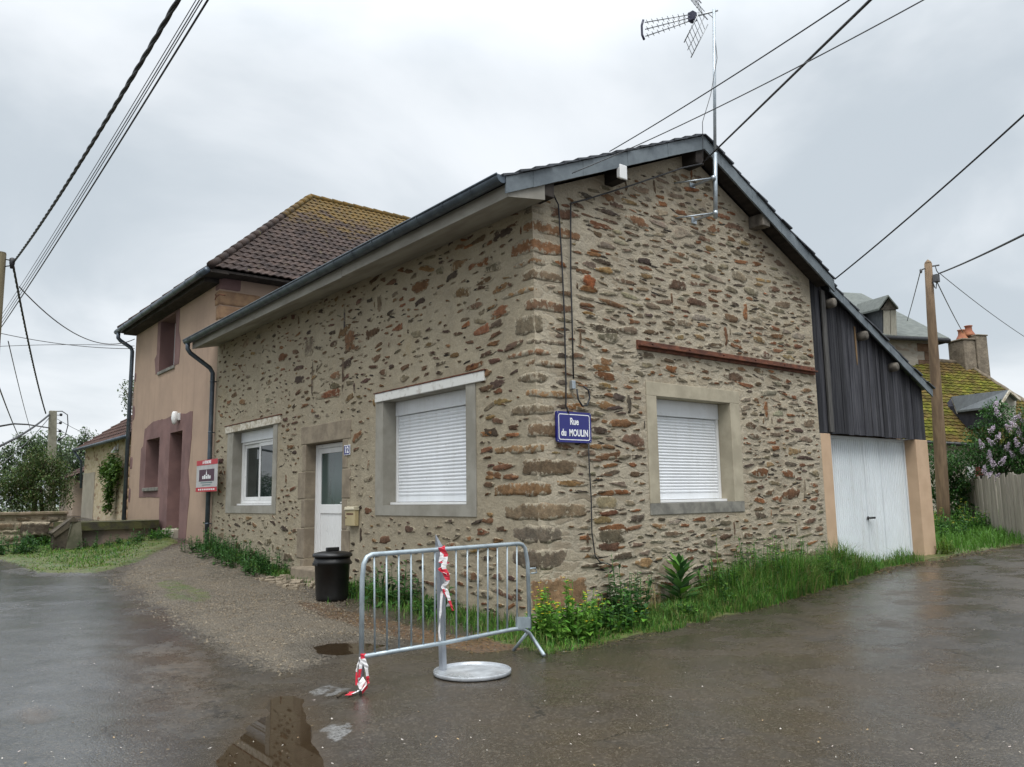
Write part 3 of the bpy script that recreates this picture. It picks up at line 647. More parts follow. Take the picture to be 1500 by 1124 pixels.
mb = MB(); mb.box(-.40, .03, 11.14, 19.72, 6.90, 6.985); mb.box(.03, 12, 11.14, 11.62, 6.93, 6.985); obj('eaves_board', mb, OLDWOOD, TALL)
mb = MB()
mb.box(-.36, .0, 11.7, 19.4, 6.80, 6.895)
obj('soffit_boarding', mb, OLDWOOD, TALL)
mb = MB(); gpts = [(-.49, y, 6.93) for y in np.linspace(11.12, 19.8, 12)]; mb.tube(gpts, .075, 10)
for y in np.arange(11.6, 19.7, 1.0): mb.tube([(-.49, y - .012, 6.93), (-.49, y + .012, 6.93)], .082, 10)
obj('gutter', mb, ZINC, TALL)
mb = MB(); mb.tube([(-.49, 19.5, 6.87), (-.49, 19.5, 6.7), (-.42, 19.5, 6.62), (-.12, 19.44, 6.42), (-.08, 19.42, 6.3), (-.08, 19.42, .4)], .06, 10); obj('downpipe', mb, ZINC, TALL)
for z in (1.8, 3.2, 4.6, 5.8): mb.lathe((-.08, 19.42, z), [(.06, -.02), (.07, -.015), (.07, .015), (.06, .02)], 12)
def ragged(F, outline, hole, mats, name, parent, th=.010):
    # painted surround: ragged outer edge, clean opening
    mb = MB(); pts = []
    n = len(outline)
    for i in range(n):
        (u0, v0), (u1, v1) = outline[i], outline[(i + 1) % n]; L = math.hypot(u1 - u0, v1 - v0); k = max(1, int(L / .16))
        for j in range(k):
            f = j / k; u, v = u0 + (u1 - u0) * f, v0 + (v1 - v0) * f
            w = .045 * noise.noise(Vector((u * 1.9, v * 1.9, 2.))) + .02 * noise.noise(Vector((u * 7, v * 7, 5)))
            nx, ny = (v1 - v0) / L, -(u1 - u0) / L; pts.append((u + nx * w, v + ny * w))
    loops = [[Vector((u, v, 0)) for u, v in pts]]
    for h in hole: a, b, c, d = h; loops.append([Vector((a, c, 0)), Vector((a, d, 0)), Vector((b, d, 0)), Vector((b, c, 0))])
    flat = [p for l in loops for p in l]; tri = tessellate_polygon(loops)
    mb.add([F(p.x, p.y, -th) for p in flat], [tuple(t_) for t_ in tri])
    m_ = len(pts)
    mb.add([F(u, v, -th) for u, v in pts] + [F(u, v, .002) for u, v in pts], [(i, (i + 1) % m_, (i + 1) % m_ + m_, i + m_) for i in range(m_)])
    for (a, b, c, d) in hole:
        e = .004; q = [(a + e, c + e), (b - e, c + e), (b - e, d - e), (a + e, d - e)]
        q0 = [(a, c), (b, c), (b, d), (a, d)]
        vs = [F(u, v, -th) for u, v in q0] + [F(u, v, .44) for u, v in q]
        mb.add(vs, [(i, (i + 1) % 4, (i + 1) % 4 + 4, i + 4) for i in range(4)])
    return obj(name, mb, mats, parent)
a, b, c, d = UW
w = ragged(FL, [(a - .42, c - .02), (b + .3, c - .02), (b + .5, c + .45), (b + .3, c + .55), (b + .32, 6.88), (a - .28, 6.88), (a - .3, c + .9), (a - .5, c + .6)], [UW], PLUMR, 'window', TALL)
mb = MB(); dp = .40
def casement(F, hole, dp, parent):
    a, b, c, d = hole; f = .08; m = (a + b) / 2
    mb = MB(); mb.fbox(F, a + .006, a + f, dp, dp + .06, c, d); mb.fbox(F, b - f, b - .006, dp, dp + .06, c, d); mb.fbox(F, m - .05, m + .05, dp, dp + .06, c, d)
    for (u0, u1) in ((a + f, m - .05), (m + .05, b - f)):
        mb.fbox(F, u0, u1, dp, dp + .06, c, c + f); mb.fbox(F, u0, u1, dp, dp + .06, d - f, d)
    obj('frame', mb, PVC_W, parent)
    for (u0, u1) in ((a + f, m - .05), (m + .05, b - f)):
        mb = MB(); mb.fbox(F, u0, u1, dp + .03, dp + .036, c + f, d - f); obj('pane', mb, GLASS, parent)
casement(FL, UW, .38, w)
mb = MB(); mb.fbox(FL, a - .06, b + .06, -.04, .36, c - .09, c - .001); obj('sill', mb, SILL_GREY, w, .01)
w = ragged(FL, [(13.62, -.3), (15.9, -.3), (15.95, 1.75), (18.1, 1.75), (18.12, 3.2), (17.9, 3.25), (17.8, 3.75), (16.9, 3.9), (13.4, 3.86), (13.35, 3.2), (13.55, 2.4), (13.35, 1.9), (13.5, 1.0)], [LW, TD], PLUMR, 'door_surround', TALL)
ww = MB(); ww.fbox(FL, LW[0] - .06, LW[1] + .06, -.06, .36, LW[2] - .10, LW[2] - .001); w2 = obj('window', ww, SILL_GREY, TALL, .01)
casement(FL, LW, .38, w2)
a, b, c, d = TD
mb = MB(); mb.fbox(FL, a + .006, b - .006, .36, .42, .9, d - .006)
for k in range(3): mb.fbox(FL, a + .14, b - .14, .345, .3599, 1.05 + k * .8, 1.7 + k * .8)
dm = pmat('plum_door_paint', (.17, .085, .08), (.15, .075, .07), 3, .6, .1, 30, .003)
dd = obj('door', mb, dm, TALL, .01)
mb = MB(); mb.fbox(FL, a + .10, a + .14, .28, .344, 1.9, 2.05); obj('handle', mb, GALV, dd)
mb = MB(); mb.fbox(FL, a + .05, b - .02, -.12, .35, .60, .92); obj('doorstep', mb, pmat('pale_step_stone', (.42, .38, .30), (.33, .30, .24), 5), TALL, .02)
# quoins on the near corner and stain patches
mb = MB()
for k, (z0, z1, l1, l2) in enumerate(((6.28, 6.62, .30, 1.0), (5.92, 6.26, .2, .75))): mb = MB(); rough_block(mb, -.012, l2, y0 - .012, y0 + l1, z0, z1, (1, 1, 1), 0, .006, .09); obj('quoin', mb, QSTONE, TALL)
mb = MB(); rough_block(mb, -.012, .5, y0 - .012, y0 + .28, 6.66, 7.0, (1, 1, 1), 0, .01, .09); obj('quoin', mb, PLUMR, TALL)
mb = MB()
for z0, z1, l in ((5.3, 5.6, .22), (4.1, 4.6, .3), (2.6, 3.0, .34), (1.6, 2.1, .25)):
    mb = MB(); stone(mb, FL, y1 - .14, (z0 + z1) / 2, l, z1 - z0, 0, .004, (1, 1, 1), 0, 14, .15, 1); obj('quoin', mb, PLUMR, TALL)
mb = MB(); p = onx(325, 432, -.08); mb.tube([p + Vector((.08, 0, 0)), p, p + Vector((-.02, .12, .03)), p + Vector((-.02, .34, .02))], .015, 6); mb.tube([p + Vector((-.02, .34, .02)), p + Vector((-.02, .40, .09))], .012, 6); mb.tube([p + Vector((-.02, .34, .02)), p + Vector((-.02, .42, -.04))], .012, 6); obj('wall_hook', mb, RUST, TALL)
# lamp above the door
p = onx(256, 613, -.12)
L = thing('wall_lamp', 'small white lamp on the peach wall above the plum doorway', 'lamp', p)
mb = MB(); mb.lathe(p, [(.05, .18), (.075, .14), (.09, .0), (.06, -.12), (.03, -.16)], 14); obj('shade', mb, PVC_W, L)
mb = MB(); mb.box(-.06, .0, p.y - .1, p.y + .04, p.z - .05, p.z + .14); obj('bracket', mb, PVC_W, L, .01)

# ================================================================== signs, letter box
def text(s, size, M, mat, parent, name='lettering', bold=.0, sx=1.0, extr=.001):
    cu = bpy.data.curves.new('txt', 'FONT'); cu.body = s; cu.size = size; cu.align_x = 'CENTER'; cu.align_y = 'CENTER'; cu.extrude = extr; cu.offset = bold; cu.resolution_u = 3
    o = bpy.data.objects.new('txt', cu); COL.objects.link(o); bpy.context.view_layer.update()
    me = bpy.data.meshes.new_from_object(o.evaluated_get(bpy.context.evaluated_depsgraph_get())); bpy.data.objects.remove(o)
    me.transform(M @ Matrix.Diagonal((sx, 1, 1, 1))); me.materials.clear(); me.materials.append(mat); me.name = name
    q = bpy.data.objects.new(name, me); COL.objects.link(q); attach(q, parent); return q
def Mg(x, y, z): return Matrix(((1, 0, 0, x), (0, 0, -1, y), (0, 1, 0, z), (0, 0, 0, 1)))           # faces -Y
def Ml(x, y, z): return Matrix(((0, 0, -1, x), (-1, 0, 0, y), (0, 1, 0, z), (0, 0, 0, 1)))          # faces -X
def rrect(w, h, r, n=5):
    pts = []
    for cx, cy, a0 in ((w / 2 - r, h / 2 - r, 0), (-w / 2 + r, h / 2 - r, 90), (-w / 2 + r, -h / 2 + r, 180), (w / 2 - r, -h / 2 + r, 270)):
        for k in range(n + 1): a = math.radians(a0 + 90 * k / n); pts.append((cx + r * math.cos(a), cy + r * math.sin(a)))
    return pts
sx, sz, sw, sh = .572, 2.452, .585, .385
S = thing('street_sign', 'blue enamel street name sign reading Rue du MOULIN on the stone gable', 'sign', (sx, -.05, sz - sh / 2))
mb = MB(); mb.prism([(sx + u, -.055, sz + v) for u, v in rrect(sw, sh, .025)], (0, .03, 0)); obj('plate', mb, ENAMEL, S, .006)
mb = MB(); o = rrect(sw - .055, sh - .06, .03); i_ = rrect(sw - .075, sh - .08, .022); m_ = len(o)
mb.add([(sx + u, -.0565, sz + v) for u, v in o] + [(sx + u, -.0565, sz + v) for u, v in i_], [(k, (k + 1) % m_, (k + 1) % m_ + m_, k + m_) for k in range(m_)]); obj('border', mb, ENAMEL_W, S)
text('Rue', .118, Mg(sx + .0, -.0565, sz + .068), ENAMEL_W, S, bold=.003, sx=.8); text('du  MOULIN', .118, Mg(sx + .005, -.0565, sz - .075), ENAMEL_W, S, bold=.003, sx=.72)
mb = MB()
for u in (-1, 1):
    for v in (-1, 1): mb.lathe((sx + u * (sw / 2 - .016), -.056, sz + v * (sh / 2 - .016)), [(.007, 0), (.005, .004)], 8, M=Matrix.Rotation(math.pi / 2, 3, 'X'))
obj('screw', mb, GALV, S)
# house number
p = onx(508.3, 659.5, -.02)
S = thing('house_number', 'small blue house number plate with white border reading 12 beside the door', 'sign', p)
mb = MB(); mb.fbox(FL, p.y - .11, p.y + .11, -.022, -.012, p.z - .085, p.z + .085); obj('plate', mb, ENAMEL_W, S, .004)
mb = MB(); mb.fbox(FL, p.y - .098, p.y + .098, -.024, -.0225, p.z - .074, p.z + .074); obj('field', mb, ENAMEL, S)
text('12', .15, Ml(-.0255, p.y, p.z), ENAMEL_W, S, bold=.004, sx=.95)
# letter box
p = onx(514.8, 756, -.06)
S = thing('letter_box', 'beige metal letter box on the stone wall right of the white door', 'letter box', p)
BEIGE = pmat('beige_enamel', (.42, .345, .19), (.36, .295, .16), 3, .45, .05, 30, .002)
mb = MB(); mb.fbox(FL, p.y - .165, p.y + .165, -.09, -.012, p.z - .16, p.z + .10); obj('box', mb, BEIGE, S, .008)
mb = MB(); mb.prism([(-.012, p.y - .175, p.z + .102), (-.105, p.y - .175, p.z + .102), (-.095, p.y - .175, p.z + .14), (-.012, p.y - .175, p.z + .155)], (0, .35, 0)); obj('lid', mb, pmat('pale_beige_enamel', (.52, .47, .34), (.46, .41, .3), 3, .45, 0), S, .006)
mb = MB(); mb.fbox(FL, p.y - .12, p.y + .12, -.093, -.089, p.z + .02, p.z + .045); mb.lathe(FL(p.y + .13, p.z - .03, -.091), [(.014, 0), (.014, .004)], 10, M=Matrix.Rotation(-math.pi / 2, 3, 'Y')); obj('slot', mb, RUST, S)
# for-sale board
p = onx(303.5, 697, -.19)
q = onx(303.5, 673.5, -.19); r_ = onx(303.5, 720, -.19); hh = (q.z - r_.z) / 2; ww_ = (onx(289, 697, -.19).y - onx(319.5, 697, -.19).y) / 2
S = thing('sale_board', 'red and white A VENDRE board on the corner by the grey downpipe', 'sign', p)
mb = MB(); mb.fbox(FL, p.y - ww_, p.y + ww_, -.205, -.195, p.z - hh, p.z + hh); obj('panel', mb, pmat('sign_grey_board', (.46, .45, .45), (.38, .37, .37), 3, .5, 0), S)
mb = MB(); mb.fbox(FL, p.y - ww_ - .002, p.y + ww_ + .002, -.2085, -.2052, p.z + hh * .68, p.z + hh); mb.fbox(FL, p.y - ww_ - .002, p.y + ww_ + .002, -.2085, -.2052, p.z - hh, p.z - hh * .72); obj('band', mb, RED, S)
mb = MB(); mb.fbox(FL, p.y - ww_ * .72, p.y + ww_ * .72, -.2085, -.2052, p.z - hh * .34, p.z + hh * .40); obj('emblem_panel', mb, PLUM, S)
text('A VENDRE', hh * .26, Ml(-.210, p.y, p.z + hh * .84), ENAMEL_W, S, bold=.004, sx=1.35)
mb = MB()
py, pz = p.y, p.z + hh * .10
mb.prism([(-.2095, py - .05, pz - .02), (-.2095, py + .05, pz - .02), (-.2095, py + .025, pz + .03), (-.2095, py, pz + .11), (-.2095, py - .025, pz + .03)], (.001, 0, 0))
for k in range(5):
    mb.fbox(FL, p.y + (k - 2.5) * .11 * 1.1 + .01, p.y + (k - 2.5) * .11 * 1.1 + .1, -.2098, -.2088, p.z - hh * .2, p.z - hh * .2 + .07 + .025 * (k % 2))
obj('emblem', mb, ENAMEL_W, S)
mb = MB(); mb.fbox(FL, p.y - ww_ * .55, p.y + ww_ * .55, -.2085, -.2052, p.z - hh * .46, p.z - hh * .40); mb.fbox(FL, p.y - ww_ * .4, p.y + ww_ * .4, -.2085, -.2052, p.z - hh * .60, p.z - hh * .545); obj('small_print', mb, GREYP, S)
mb = MB()
for k in range(9): mb.fbox(FL, p.y - ww_ * .8 + k * ww_ * .18, p.y - ww_ * .8 + k * ww_ * .18 + ww_ * .11, -.2105, -.2088, p.z - hh * .91, p.z - hh * .81)
obj('phone_line', mb, ENAMEL_W, S)
mb = MB()
for z in (p.z - .2, p.z + .2): mb.tube([(-.1, p.y - .1, z), (-.194, p.y - .1, z)], .012, 6); mb.tube([(0, p.y + .2, z), (-.194, p.y + .2, z)], .012, 6)
obj('bracket', mb, GALV, S)

# ================================================================== crowd barrier, post, tray, tapes, bin
A = onz(529, 1016, gz(-2.8, -.8)); B = onz(776, 958, gz(-.9, -.9)); ab = (B - A); ab.z = 0; nb = Vector((-ab.y, ab.x, 0)).normalized()
if nb.y < 0: nb = -nb
bp = lambda px, py: onpl(px, py, A, nb)
BAR = thing('crowd_barrier', 'galvanised crowd control barrier with vertical bars standing at the house corner', 'barrier', (A + B) / 2)
mb = MB(); tl = bp(540, 813); tr = bp(767, 796)
L0 = bp(529, 1014); L1 = bp(530.5, 850); L1b = bp(533, 826); L2 = bp(545, 812.5); R1 = bp(759, 796.5); R1b = bp(769, 803); R2 = bp(773, 825); R3 = bp(776, 922)
mb.tube([L0, L1, L1b, bp(537.5, 816.5), L2, R1, bp(765, 798), R1b, R2, R3], .021, 10); obj('frame', mb, GALV_D, BAR)
mb = MB(); rb = [bp(533, 962), bp(650, 942), bp(752, 922), bp(765, 921), bp(775, 927), bp(784, 940), bp(797, 960)]; rb[-1] = onz(797, 960, .02)
mb.tube(rb, .019, 10); mb.tube([bp(773, 926), onz(752, 953, .02)], .017, 8); obj('foot', mb, GALV_D, BAR)
for pxt, pxb in ((548, 549), (566, 567), (584, 584.5), (602, 602.5), (619, 620), (637, 637), (652, 651.5), (668, 668.5), (684.5, 684.5), (700, 700), (714.5, 714.5), (728.5, 729), (743, 743), (757, 757.5)):
    yt = 812 - (pxt - 545) * (812 - 796.5) / (759 - 545); yb = 960.5 - (pxb - 533) * (960.5 - 922.5) / (752 - 533)
    mb = MB(); mb.tube([bp(pxt, yt), bp(pxb, yb)], .0085, 7); obj('bar', mb, GALV_D, BAR)
mb = MB(); c0 = bp(757, 904); c1 = bp(775, 904); c2 = bp(775, 920); c3 = bp(757, 920); mb.prism([c0 - nb * .02, c1 - nb * .02, c2 - nb * .02, c3 - nb * .02], nb * .035); obj('hook_plate', mb, GALV_D, BAR)
mb = MB(); q = bp(778, 833); e = ab.normalized(); mb.tube([q - e * .03, q + e * .07, q + e * .09 - Vector((0, 0, .05)), q + e * .0 - Vector((0, 0, .05))], .009, 6); obj('hook', mb, GALV_D, BAR)
# square post leaning against it
nA = A + nb * .075
pp = lambda px, py: onpl(px, py, nA, nb)
b0 = onz(648.5, 972, .0); b0 = pp(649, 960); b0.z = .0
t0 = pp(643, 800); ax = (t0 - b0).normalized()
POST = thing('metal_post', 'square galvanised post with a cut tip standing behind the crowd barrier', 'post', b0)
u_ = e; w_ = nb; hw = .026
tip = pp(639.5, 783)
vs = [b0 + u_ * (hw * a) + w_ * (hw * b) for a, b in ((-1, -1), (1, -1), (1, 1), (-1, 1))] + [t0 + u_ * (hw * a) + w_ * (hw * b) for a, b in ((-1, -1), (1, -1), (1, 1), (-1, 1))] + [tip - u_ * .016, tip - u_ * .008]
mb = MB(); mb.add(vs, [(0, 1, 5, 4), (1, 2, 6, 5), (2, 3, 7, 6), (3, 0, 4, 7), (4, 5, 9, 8), (6, 7, 8, 9), (5, 6, 9), (7, 4, 8)]); obj('post', mb, pmat('post_zinc', (.36, .38, .41), (.28, .30, .33), 6, .5, .1, 40, .002, metal=.5), POST, .003)
# round tray
c = onz(692, 982.5, .03); rx = (onz(749, 983, .03) - onz(634.5, 984, .03)).length / 2
TR = thing('metal_tray', 'round shallow metal tray lying on the wet road by the barrier', 'tray', (c.x, c.y, 0))
mb = MB(); mb.lathe((c.x, c.y, 0.008), [(rx * .985, 0), (rx, .006), (rx, .030), (rx * .992, .034), (rx * .982, .030), (rx * .975, .012), (rx * .95, .008), (.01, .008)], 56)
TRM = NT('wet_tray_steel'); tm = TRM
cc = tm.mix(tm.ramp(tm.noise(5, 5, .65), .35, .65), (.50, .52, .54), (.33, .345, .36)); tm.color(cc); tm.set('Metallic', .35); tm.rough(tm.ramp(tm.noise(3, 3), .35, .65, .22, .5)); tm.bump(tm.noise(6, 3), .15, .02)
obj('dish', mb, TRM.m, TR)
# tapes
t = NT('barrier_tape_red'); t.color((.62, .03, .055)); t.rough(.35); TAPE_R = t.m
t = NT('barrier_tape_white'); t.color((.72, .70, .70)); t.rough(.35); TAPE_W = t.m
def ribbon(mb, pts, width, side, stripe=.16, phase=0):
    pts = [Vector(p) for p in pts]; s = phase; o = None
    fine = []
    for a, b in zip(pts[:-1], pts[1:]):
        k = max(2, int((b - a).length / .02))
        for j in range(k): fine.append(a.lerp(b, j / k))
    fine.append(pts[-1]); 
    for i in range(len(fine) - 1):
        a, b = fine[i], fine[i + 1]
        def edge(i_):
            p = fine[i_]; f = i_ / (len(fine) - 1); an = noise.noise(Vector((f * 6, phase, 1))) * 1.6; d = (side * math.cos(an) + nb * math.sin(an)); cr = 1 + .35 * noise.noise(p * 20)
            return p - d * width / 2 * cr, p + d * width / 2 * cr
        p0, p1 = edge(i); q0, q1 = edge(i + 1); sl_ = int(math.floor(s / stripe)) % 2
        mb.add([p0, p1, q1, q0], [(0, 1, 2, 3)], mi=sl_); s += (b - a).length
mb = MB(); f_ = nb * -.085
def tp(px, py, o=0): return bp(px, py) - nb * (.0 + o)
ribbon(mb, [tp(641, 802, .035), tp(649, 812, .04), tp(645, 830, .045), tp(651, 850, .05), tp(644, 860, .04), tp(650, 870, .045), tp(652, 888, .04)], .055, e, .11)
ribbon(mb, [tp(646, 800, .03), tp(642, 822, .035), tp(652, 826, .04), tp(640, 832, .03), tp(652, 842, .045)], .05, (e + Vector((0, 0, .4))).normalized(), .09, .05)
ribbon(mb, [tp(648, 862, .045), tp(651, 876, .06), tp(657, 894, .06)], .035, e, .2, .3)
ribbon(mb, [tp(644, 866, .03), tp(642, 895, .03), tp(640, 925, .03), tp(642, 938, .028)], .022, e, .6, .7)
tag(obj('barrier_tape', mb, [TAPE_R, TAPE_W]), 'red and white tape wound round the upright metal post', 'tape')
mb = MB()
ribbon(mb, [tp(531, 957, .03), tp(527, 960, .035), tp(524, 975, .04), tp(520, 1000, .045)], .03, e, .07, .02)
ribbon(mb, [tp(526, 957, .035), tp(531, 975, .05), tp(534, 1000, .05)], .035, e, .14, .1)
ribbon(mb, [tp(518, 1003, .04), tp(519, 980, .03), tp(524, 962, .03)], .018, e, .2, .1)
g_ = onz(520, 1013, .012)
ribbon(mb, [tp(533, 995, .05), tp(528, 1004, .06), onz(522, 1014, .03), onz(508, 1017, .02)], .085, (e * .8 + nb * .5).normalized(), .10, .04)
ribbon(mb, [tp(523, 996, .04), tp(526, 1006, .07), onz(535, 1012, .03)], .08, (e * .7 + Vector((0, 0, .6))).normalized(), .08, .1)
tag(obj('barrier_tape', mb, [TAPE_R, TAPE_W]), 'red and white tape knotted at the near foot of the crowd barrier', 'tape')
# bin
c = gpt(487, 879); c = Vector((-.36, 4.75, gz(-.36, 4.75))); c = gpt(486, 878)
k = (c - Vector(CAM)).length / FPX; rr = 26.5 * k
BIN = thing('dustbin', 'black plastic dustbin with lid standing in front of the white door', 'bin', c)
H_ = 58 * k
mb = MB(); mb.lathe(c, [(rr * .80, .0), (rr * .82, .015), (rr * .83, H_ * .1), (rr * .91, H_ * .82), (rr * .97, H_ * .83), (rr * .97, H_ * .9), (rr * .93, H_ * .92), (rr * .93, H_)], 36); obj('body', mb, BLACKP, BIN)
mb = MB(); mb.lathe(c, [(rr * 1.02, H_), (rr * 1.04, H_ + .02), (rr * 1.0, H_ + .05), (rr * .6, H_ + .075), (.01, H_ + .085)], 36); ld = obj('lid', mb, BLACKP, BIN)
mb = MB(); mb.box(c.x - .1, c.x + .1, c.y - .03, c.y + .03, c.z + H_ + .08, c.z + H_ + .135); obj('handle', mb, BLACKP, ld, .012)
mb = MB()
for s in (-1, 1): mb.box(c.x + s * rr * .93 - .02, c.x + s * rr * .93 + .02, c.y - .08, c.y + .08, c.z + H_ * .8, c.z + H_ * .88)
obj('side_grip', mb, BLACKP, BIN, .01)

# ================================================================== antenna
m0 = ony(1048, 318, -.40); m1 = ony(1049, 316, -.40); mx = m0.x
mt = ony(1046, 17, -.40)
ANT = thing('tv_antenna', 'television antenna with tall galvanised mast fixed to the gable', 'antenna', (mx, -.40, m0.z))
mb = MB(); mb.tube([(mx, -.40, m0.z - .02), (mx + (mt.x - mx) * .3, -.40, m0.z + (mt.z - m0.z) * .3)], .032, 10); mb.tube([(mx + (mt.x - mx) * .29, -.40, m0.z + (mt.z - m0.z) * .29), (mt.x, -.40, mt.z + .04)], .024, 10); obj('mast', mb, GALV, ANT)
mb = MB()
for dz in (.06, .60):
    mb = MB(); z = m0.z + dz; mb.box(mx - .015, mx + .015, -.40, .0, z - .015, z + .015); mb.box(mx - .06, mx + .06, -.010, .0, z - .05, z + .05); mb.tube([(mx, -.40, z - .03), (mx, -.40, z + .03)], .037, 10)
    mb.tube([(mx - .02, -.38, z), (mx - .42, -.0, z - .05)], .012, 6); obj('bracket', mb, GALV, ANT)
bd = Vector((-.45, .89, 0)).normalized(); sdv = Vector((bd.y, -bd.x, 0)); up = Vector((0, 0, 1))
M0 = Vector((mt.x, -.40, mt.z))
def onb(px, py):  # point on vertical plane of the boom
    return onpl(px, py, M0, sdv)
tipb = onb(943, 45); Lb = (tipb - M0).dot(bd)
mb = MB(); ALU = pmat('aluminium', (.42, .43, .44), (.32, .33, .34), 8, .4, 0, metal=.8)
mb.tube([M0 - bd * .06, M0 + bd * Lb * .30], .014, 6)
st = M0 + bd * Lb * .30
for k in (-1, 0, 1):
    en = M0 + bd * Lb * .98 + up * (.12 * k); a_ = st + up * (.05 * k)
    mb.tube([a_, en], .009, 6)
    for j in range(9):
        p = a_.lerp(en, (j + .5) / 9); mb.tube([p - sdv * .07, p + sdv * .07], .005, 5); mb.tube([p - up * .022, p + up * .022], .004, 5)
obj('boom', mb, ALU, ANT)
mb = MB(); en = M0 + bd * Lb
mb.tube([en - up * .17, en - up * .08 + bd * .03, en + up * .08 + bd * .03, en + up * .17], .02, 6); mb.box(-.05, .05, -.05, .05, -.07, .07, M=Matrix.Translation(st + up * .0)); obj('end_cap', mb, pmat('navy_plastic', (.02, .02, .05), (.03, .03, .06), 4, .5, 0), ANT)
mb = MB(); c = M0 + bd * Lb * .13
for s in (-1, 1):
    for j in range(7):
        f = .10 + j * .065; p = c + up * (s * f) + bd * (f * .55); mb.tube([p - sdv * .26, p + sdv * .26], .005, 5)
    for q in (-.24, 0, .24): mb.tube([c + sdv * q + up * .04 * s, c + sdv * q + up * (s * .53) + bd * .29], .009 if q else .006, 5)
obj('reflector', mb, ALU, ANT)
mb = MB(); mb.tube([M0 + up * .0 + bd * .1, M0 + up * -.12 - sdv * 0 + Vector((-.03, 0, 0)), Vector((mt.x - .03, -.43, mt.z - .8)), Vector((mx - .0, -.43, m0.z + 1.9)), Vector((mx - .14, -.36, m0.z + 1.45)), ony(1030, 232, -.33)], .006, 6); obj('lead', mb, CABLE_G, ANT)
mb = MB(); p = ony(909, 254, -.30); mb.box(p.x - .07, p.x + .07, -.36, -.335, p.z - .10, p.z + .10); mb.box(p.x - .05, p.x + .05, -.335, -.27, p.z - .07, p.z + .07)
tag(obj('junction_box', mb, PVC_W, None, .012), 'small white junction box under the gable roof edge', 'box')

# ================================================================== cables
def sag(a, b, s, n=24):
    a, b = Vector(a), Vector(b); return [a.lerp(b, i / n) - Vector((0, 0, 4 * s * (i / n) * (1 - i / n))) for i in range(n + 1)]
def cable(pts, r, label, m=CABLE, cat='cable', group='overhead cables', twist=False, name='overhead_cable'):
    mb = MB()
    if twist:
        for ph in (0, 2.1, 4.2):
            q = []
            L = 0; N = len(pts) * 10
            P_ = [Vector(p) for p in pts]
            for i in range(N + 1):
                f = i / N * (len(P_) - 1); k = min(int(f), len(P_) - 2); p = P_[k].lerp(P_[k + 1], f - k); d = (P_[k + 1] - P_[k]).normalized(); u = d.orthogonal().normalized(); v = d.cross(u)
                if i: L += (p - prev).length
                prev = p; a_ = L * 7.0 + ph; q.append(p + (u * math.cos(a_) + v * math.sin(a_)) * r * .55)
            mb.tube(q, r * .6, 5)
    else: mb.tube(pts, r, 6)
    return tag(obj(name, mb, m), label, cat, group)
# facade leads
mb = MB(); mb2 = MB()
f = lambda px, py, d=-.02: ony(px, py, d - .028)
cable([f(1029, 240, -.28), f(1000, 246, -.2), f(930, 270, -.1), f(860, 292, -.04), f(836, 298, -.03), f(836, 305, -.02), f(836, 400, -.02), f(838, 470, -.02), f(840, 555, -.025)], .011, 'black cable strung along the gable from ridge to grey clip box', name='wall_cable', group=None)
cable([f(810, 284, -.03), f(818, 300, -.02), f(823, 380, -.02), f(827, 470, -.02), f(829, 560, -.02), f(829, 595, -.02), f(833, 606, -.03)], .011, 'black cable running down from the eaves to the blue street sign', name='wall_cable', group=None)
cable([f(862, 640, -.02), f(863, 680, -.02), f(866, 730, -.02), f(867, 780, -.02), f(872, 815, -.02), f(879, 824, -.03), f(890, 826, -.05), f(897, 829, -.05), f(897, 836, -.05), f(893, 839, -.04)], .009, 'thin black cable curling down the gable below the street sign', name='wall_cable', group=None)
p = f(840, 561); mb = MB(); mb.box(p.x - .03, p.x + .03, -.06, -.004, p.z - .08, p.z + .03); q = f(843, 574)
w = tag(obj('cable_box', mb, GALV, None, .008), 'tiny grey cable box on the gable above the street sign', 'box')
cable([f(845, 570, -.03), f(847, 585, -.035), f(853, 595, -.04), f(860, 594, -.04), f(864, 583, -.035), f(862, 572, -.03), f(855, 566, -.02)], .013, 'black cable loop hanging beside the tiny grey box', name='wall_cable', group=None)
# ================================================================== ground
def poly(pxs): return np.array([[*gpt(*p)][:2] for p in pxs])
def sdist(X, Y, pl):
    d = np.full(X.shape, 1e9); ins = np.zeros(X.shape, bool); n = len(pl)
    for i in range(n):
        x0, y0 = pl[i]; x1, y1 = pl[(i + 1) % n]; ex, ey = x1 - x0, y1 - y0
        t = np.clip(((X - x0) * ex + (Y - y0) * ey) / (ex * ex + ey * ey + 1e-12), 0, 1)
        d = np.minimum(d, np.hypot(X - x0 - t * ex, Y - y0 - t * ey))
        c = ((y0 > Y) != (y1 > Y)) & (X < (x1 - x0) * (Y - y0) / (y1 - y0 + 1e-12) + x0); ins ^= c
    return np.where(ins, -d, d)
def nz2(X, Y, s, seed):
    # cheap value noise
    r = np.random.RandomState(seed); T = r.rand(256, 256)
    x = X * s; y = Y * s; i = np.floor(x).astype(int); j = np.floor(y).astype(int); f = x - i; g = y - j; f = f * f * (3 - 2 * f); g = g * g * (3 - 2 * g)
    a = T[i % 256, j % 256]; b = T[(i + 1) % 256, j % 256]; c = T[i % 256, (j + 1) % 256]; d = T[(i + 1) % 256, (j + 1) % 256]
    return (a * (1 - f) + b * f) * (1 - g) + (c * (1 - f) + d * f) * g
def fbm(X, Y, s, seed): return (nz2(X, Y, s, seed) * .5 + nz2(X, Y, s * 2.1, seed + 1) * .27 + nz2(X, Y, s * 4.3, seed + 2) * .15 + nz2(X, Y, s * 9, seed + 3) * .08)
GRAVEL = poly([(195, 824), (240, 806), (310, 793), (430, 843), (470, 872), (520, 895), (600, 930), (560, 948), (500, 956), (440, 985), (385, 985), (320, 950), (262, 912), (215, 880), (175, 845)])
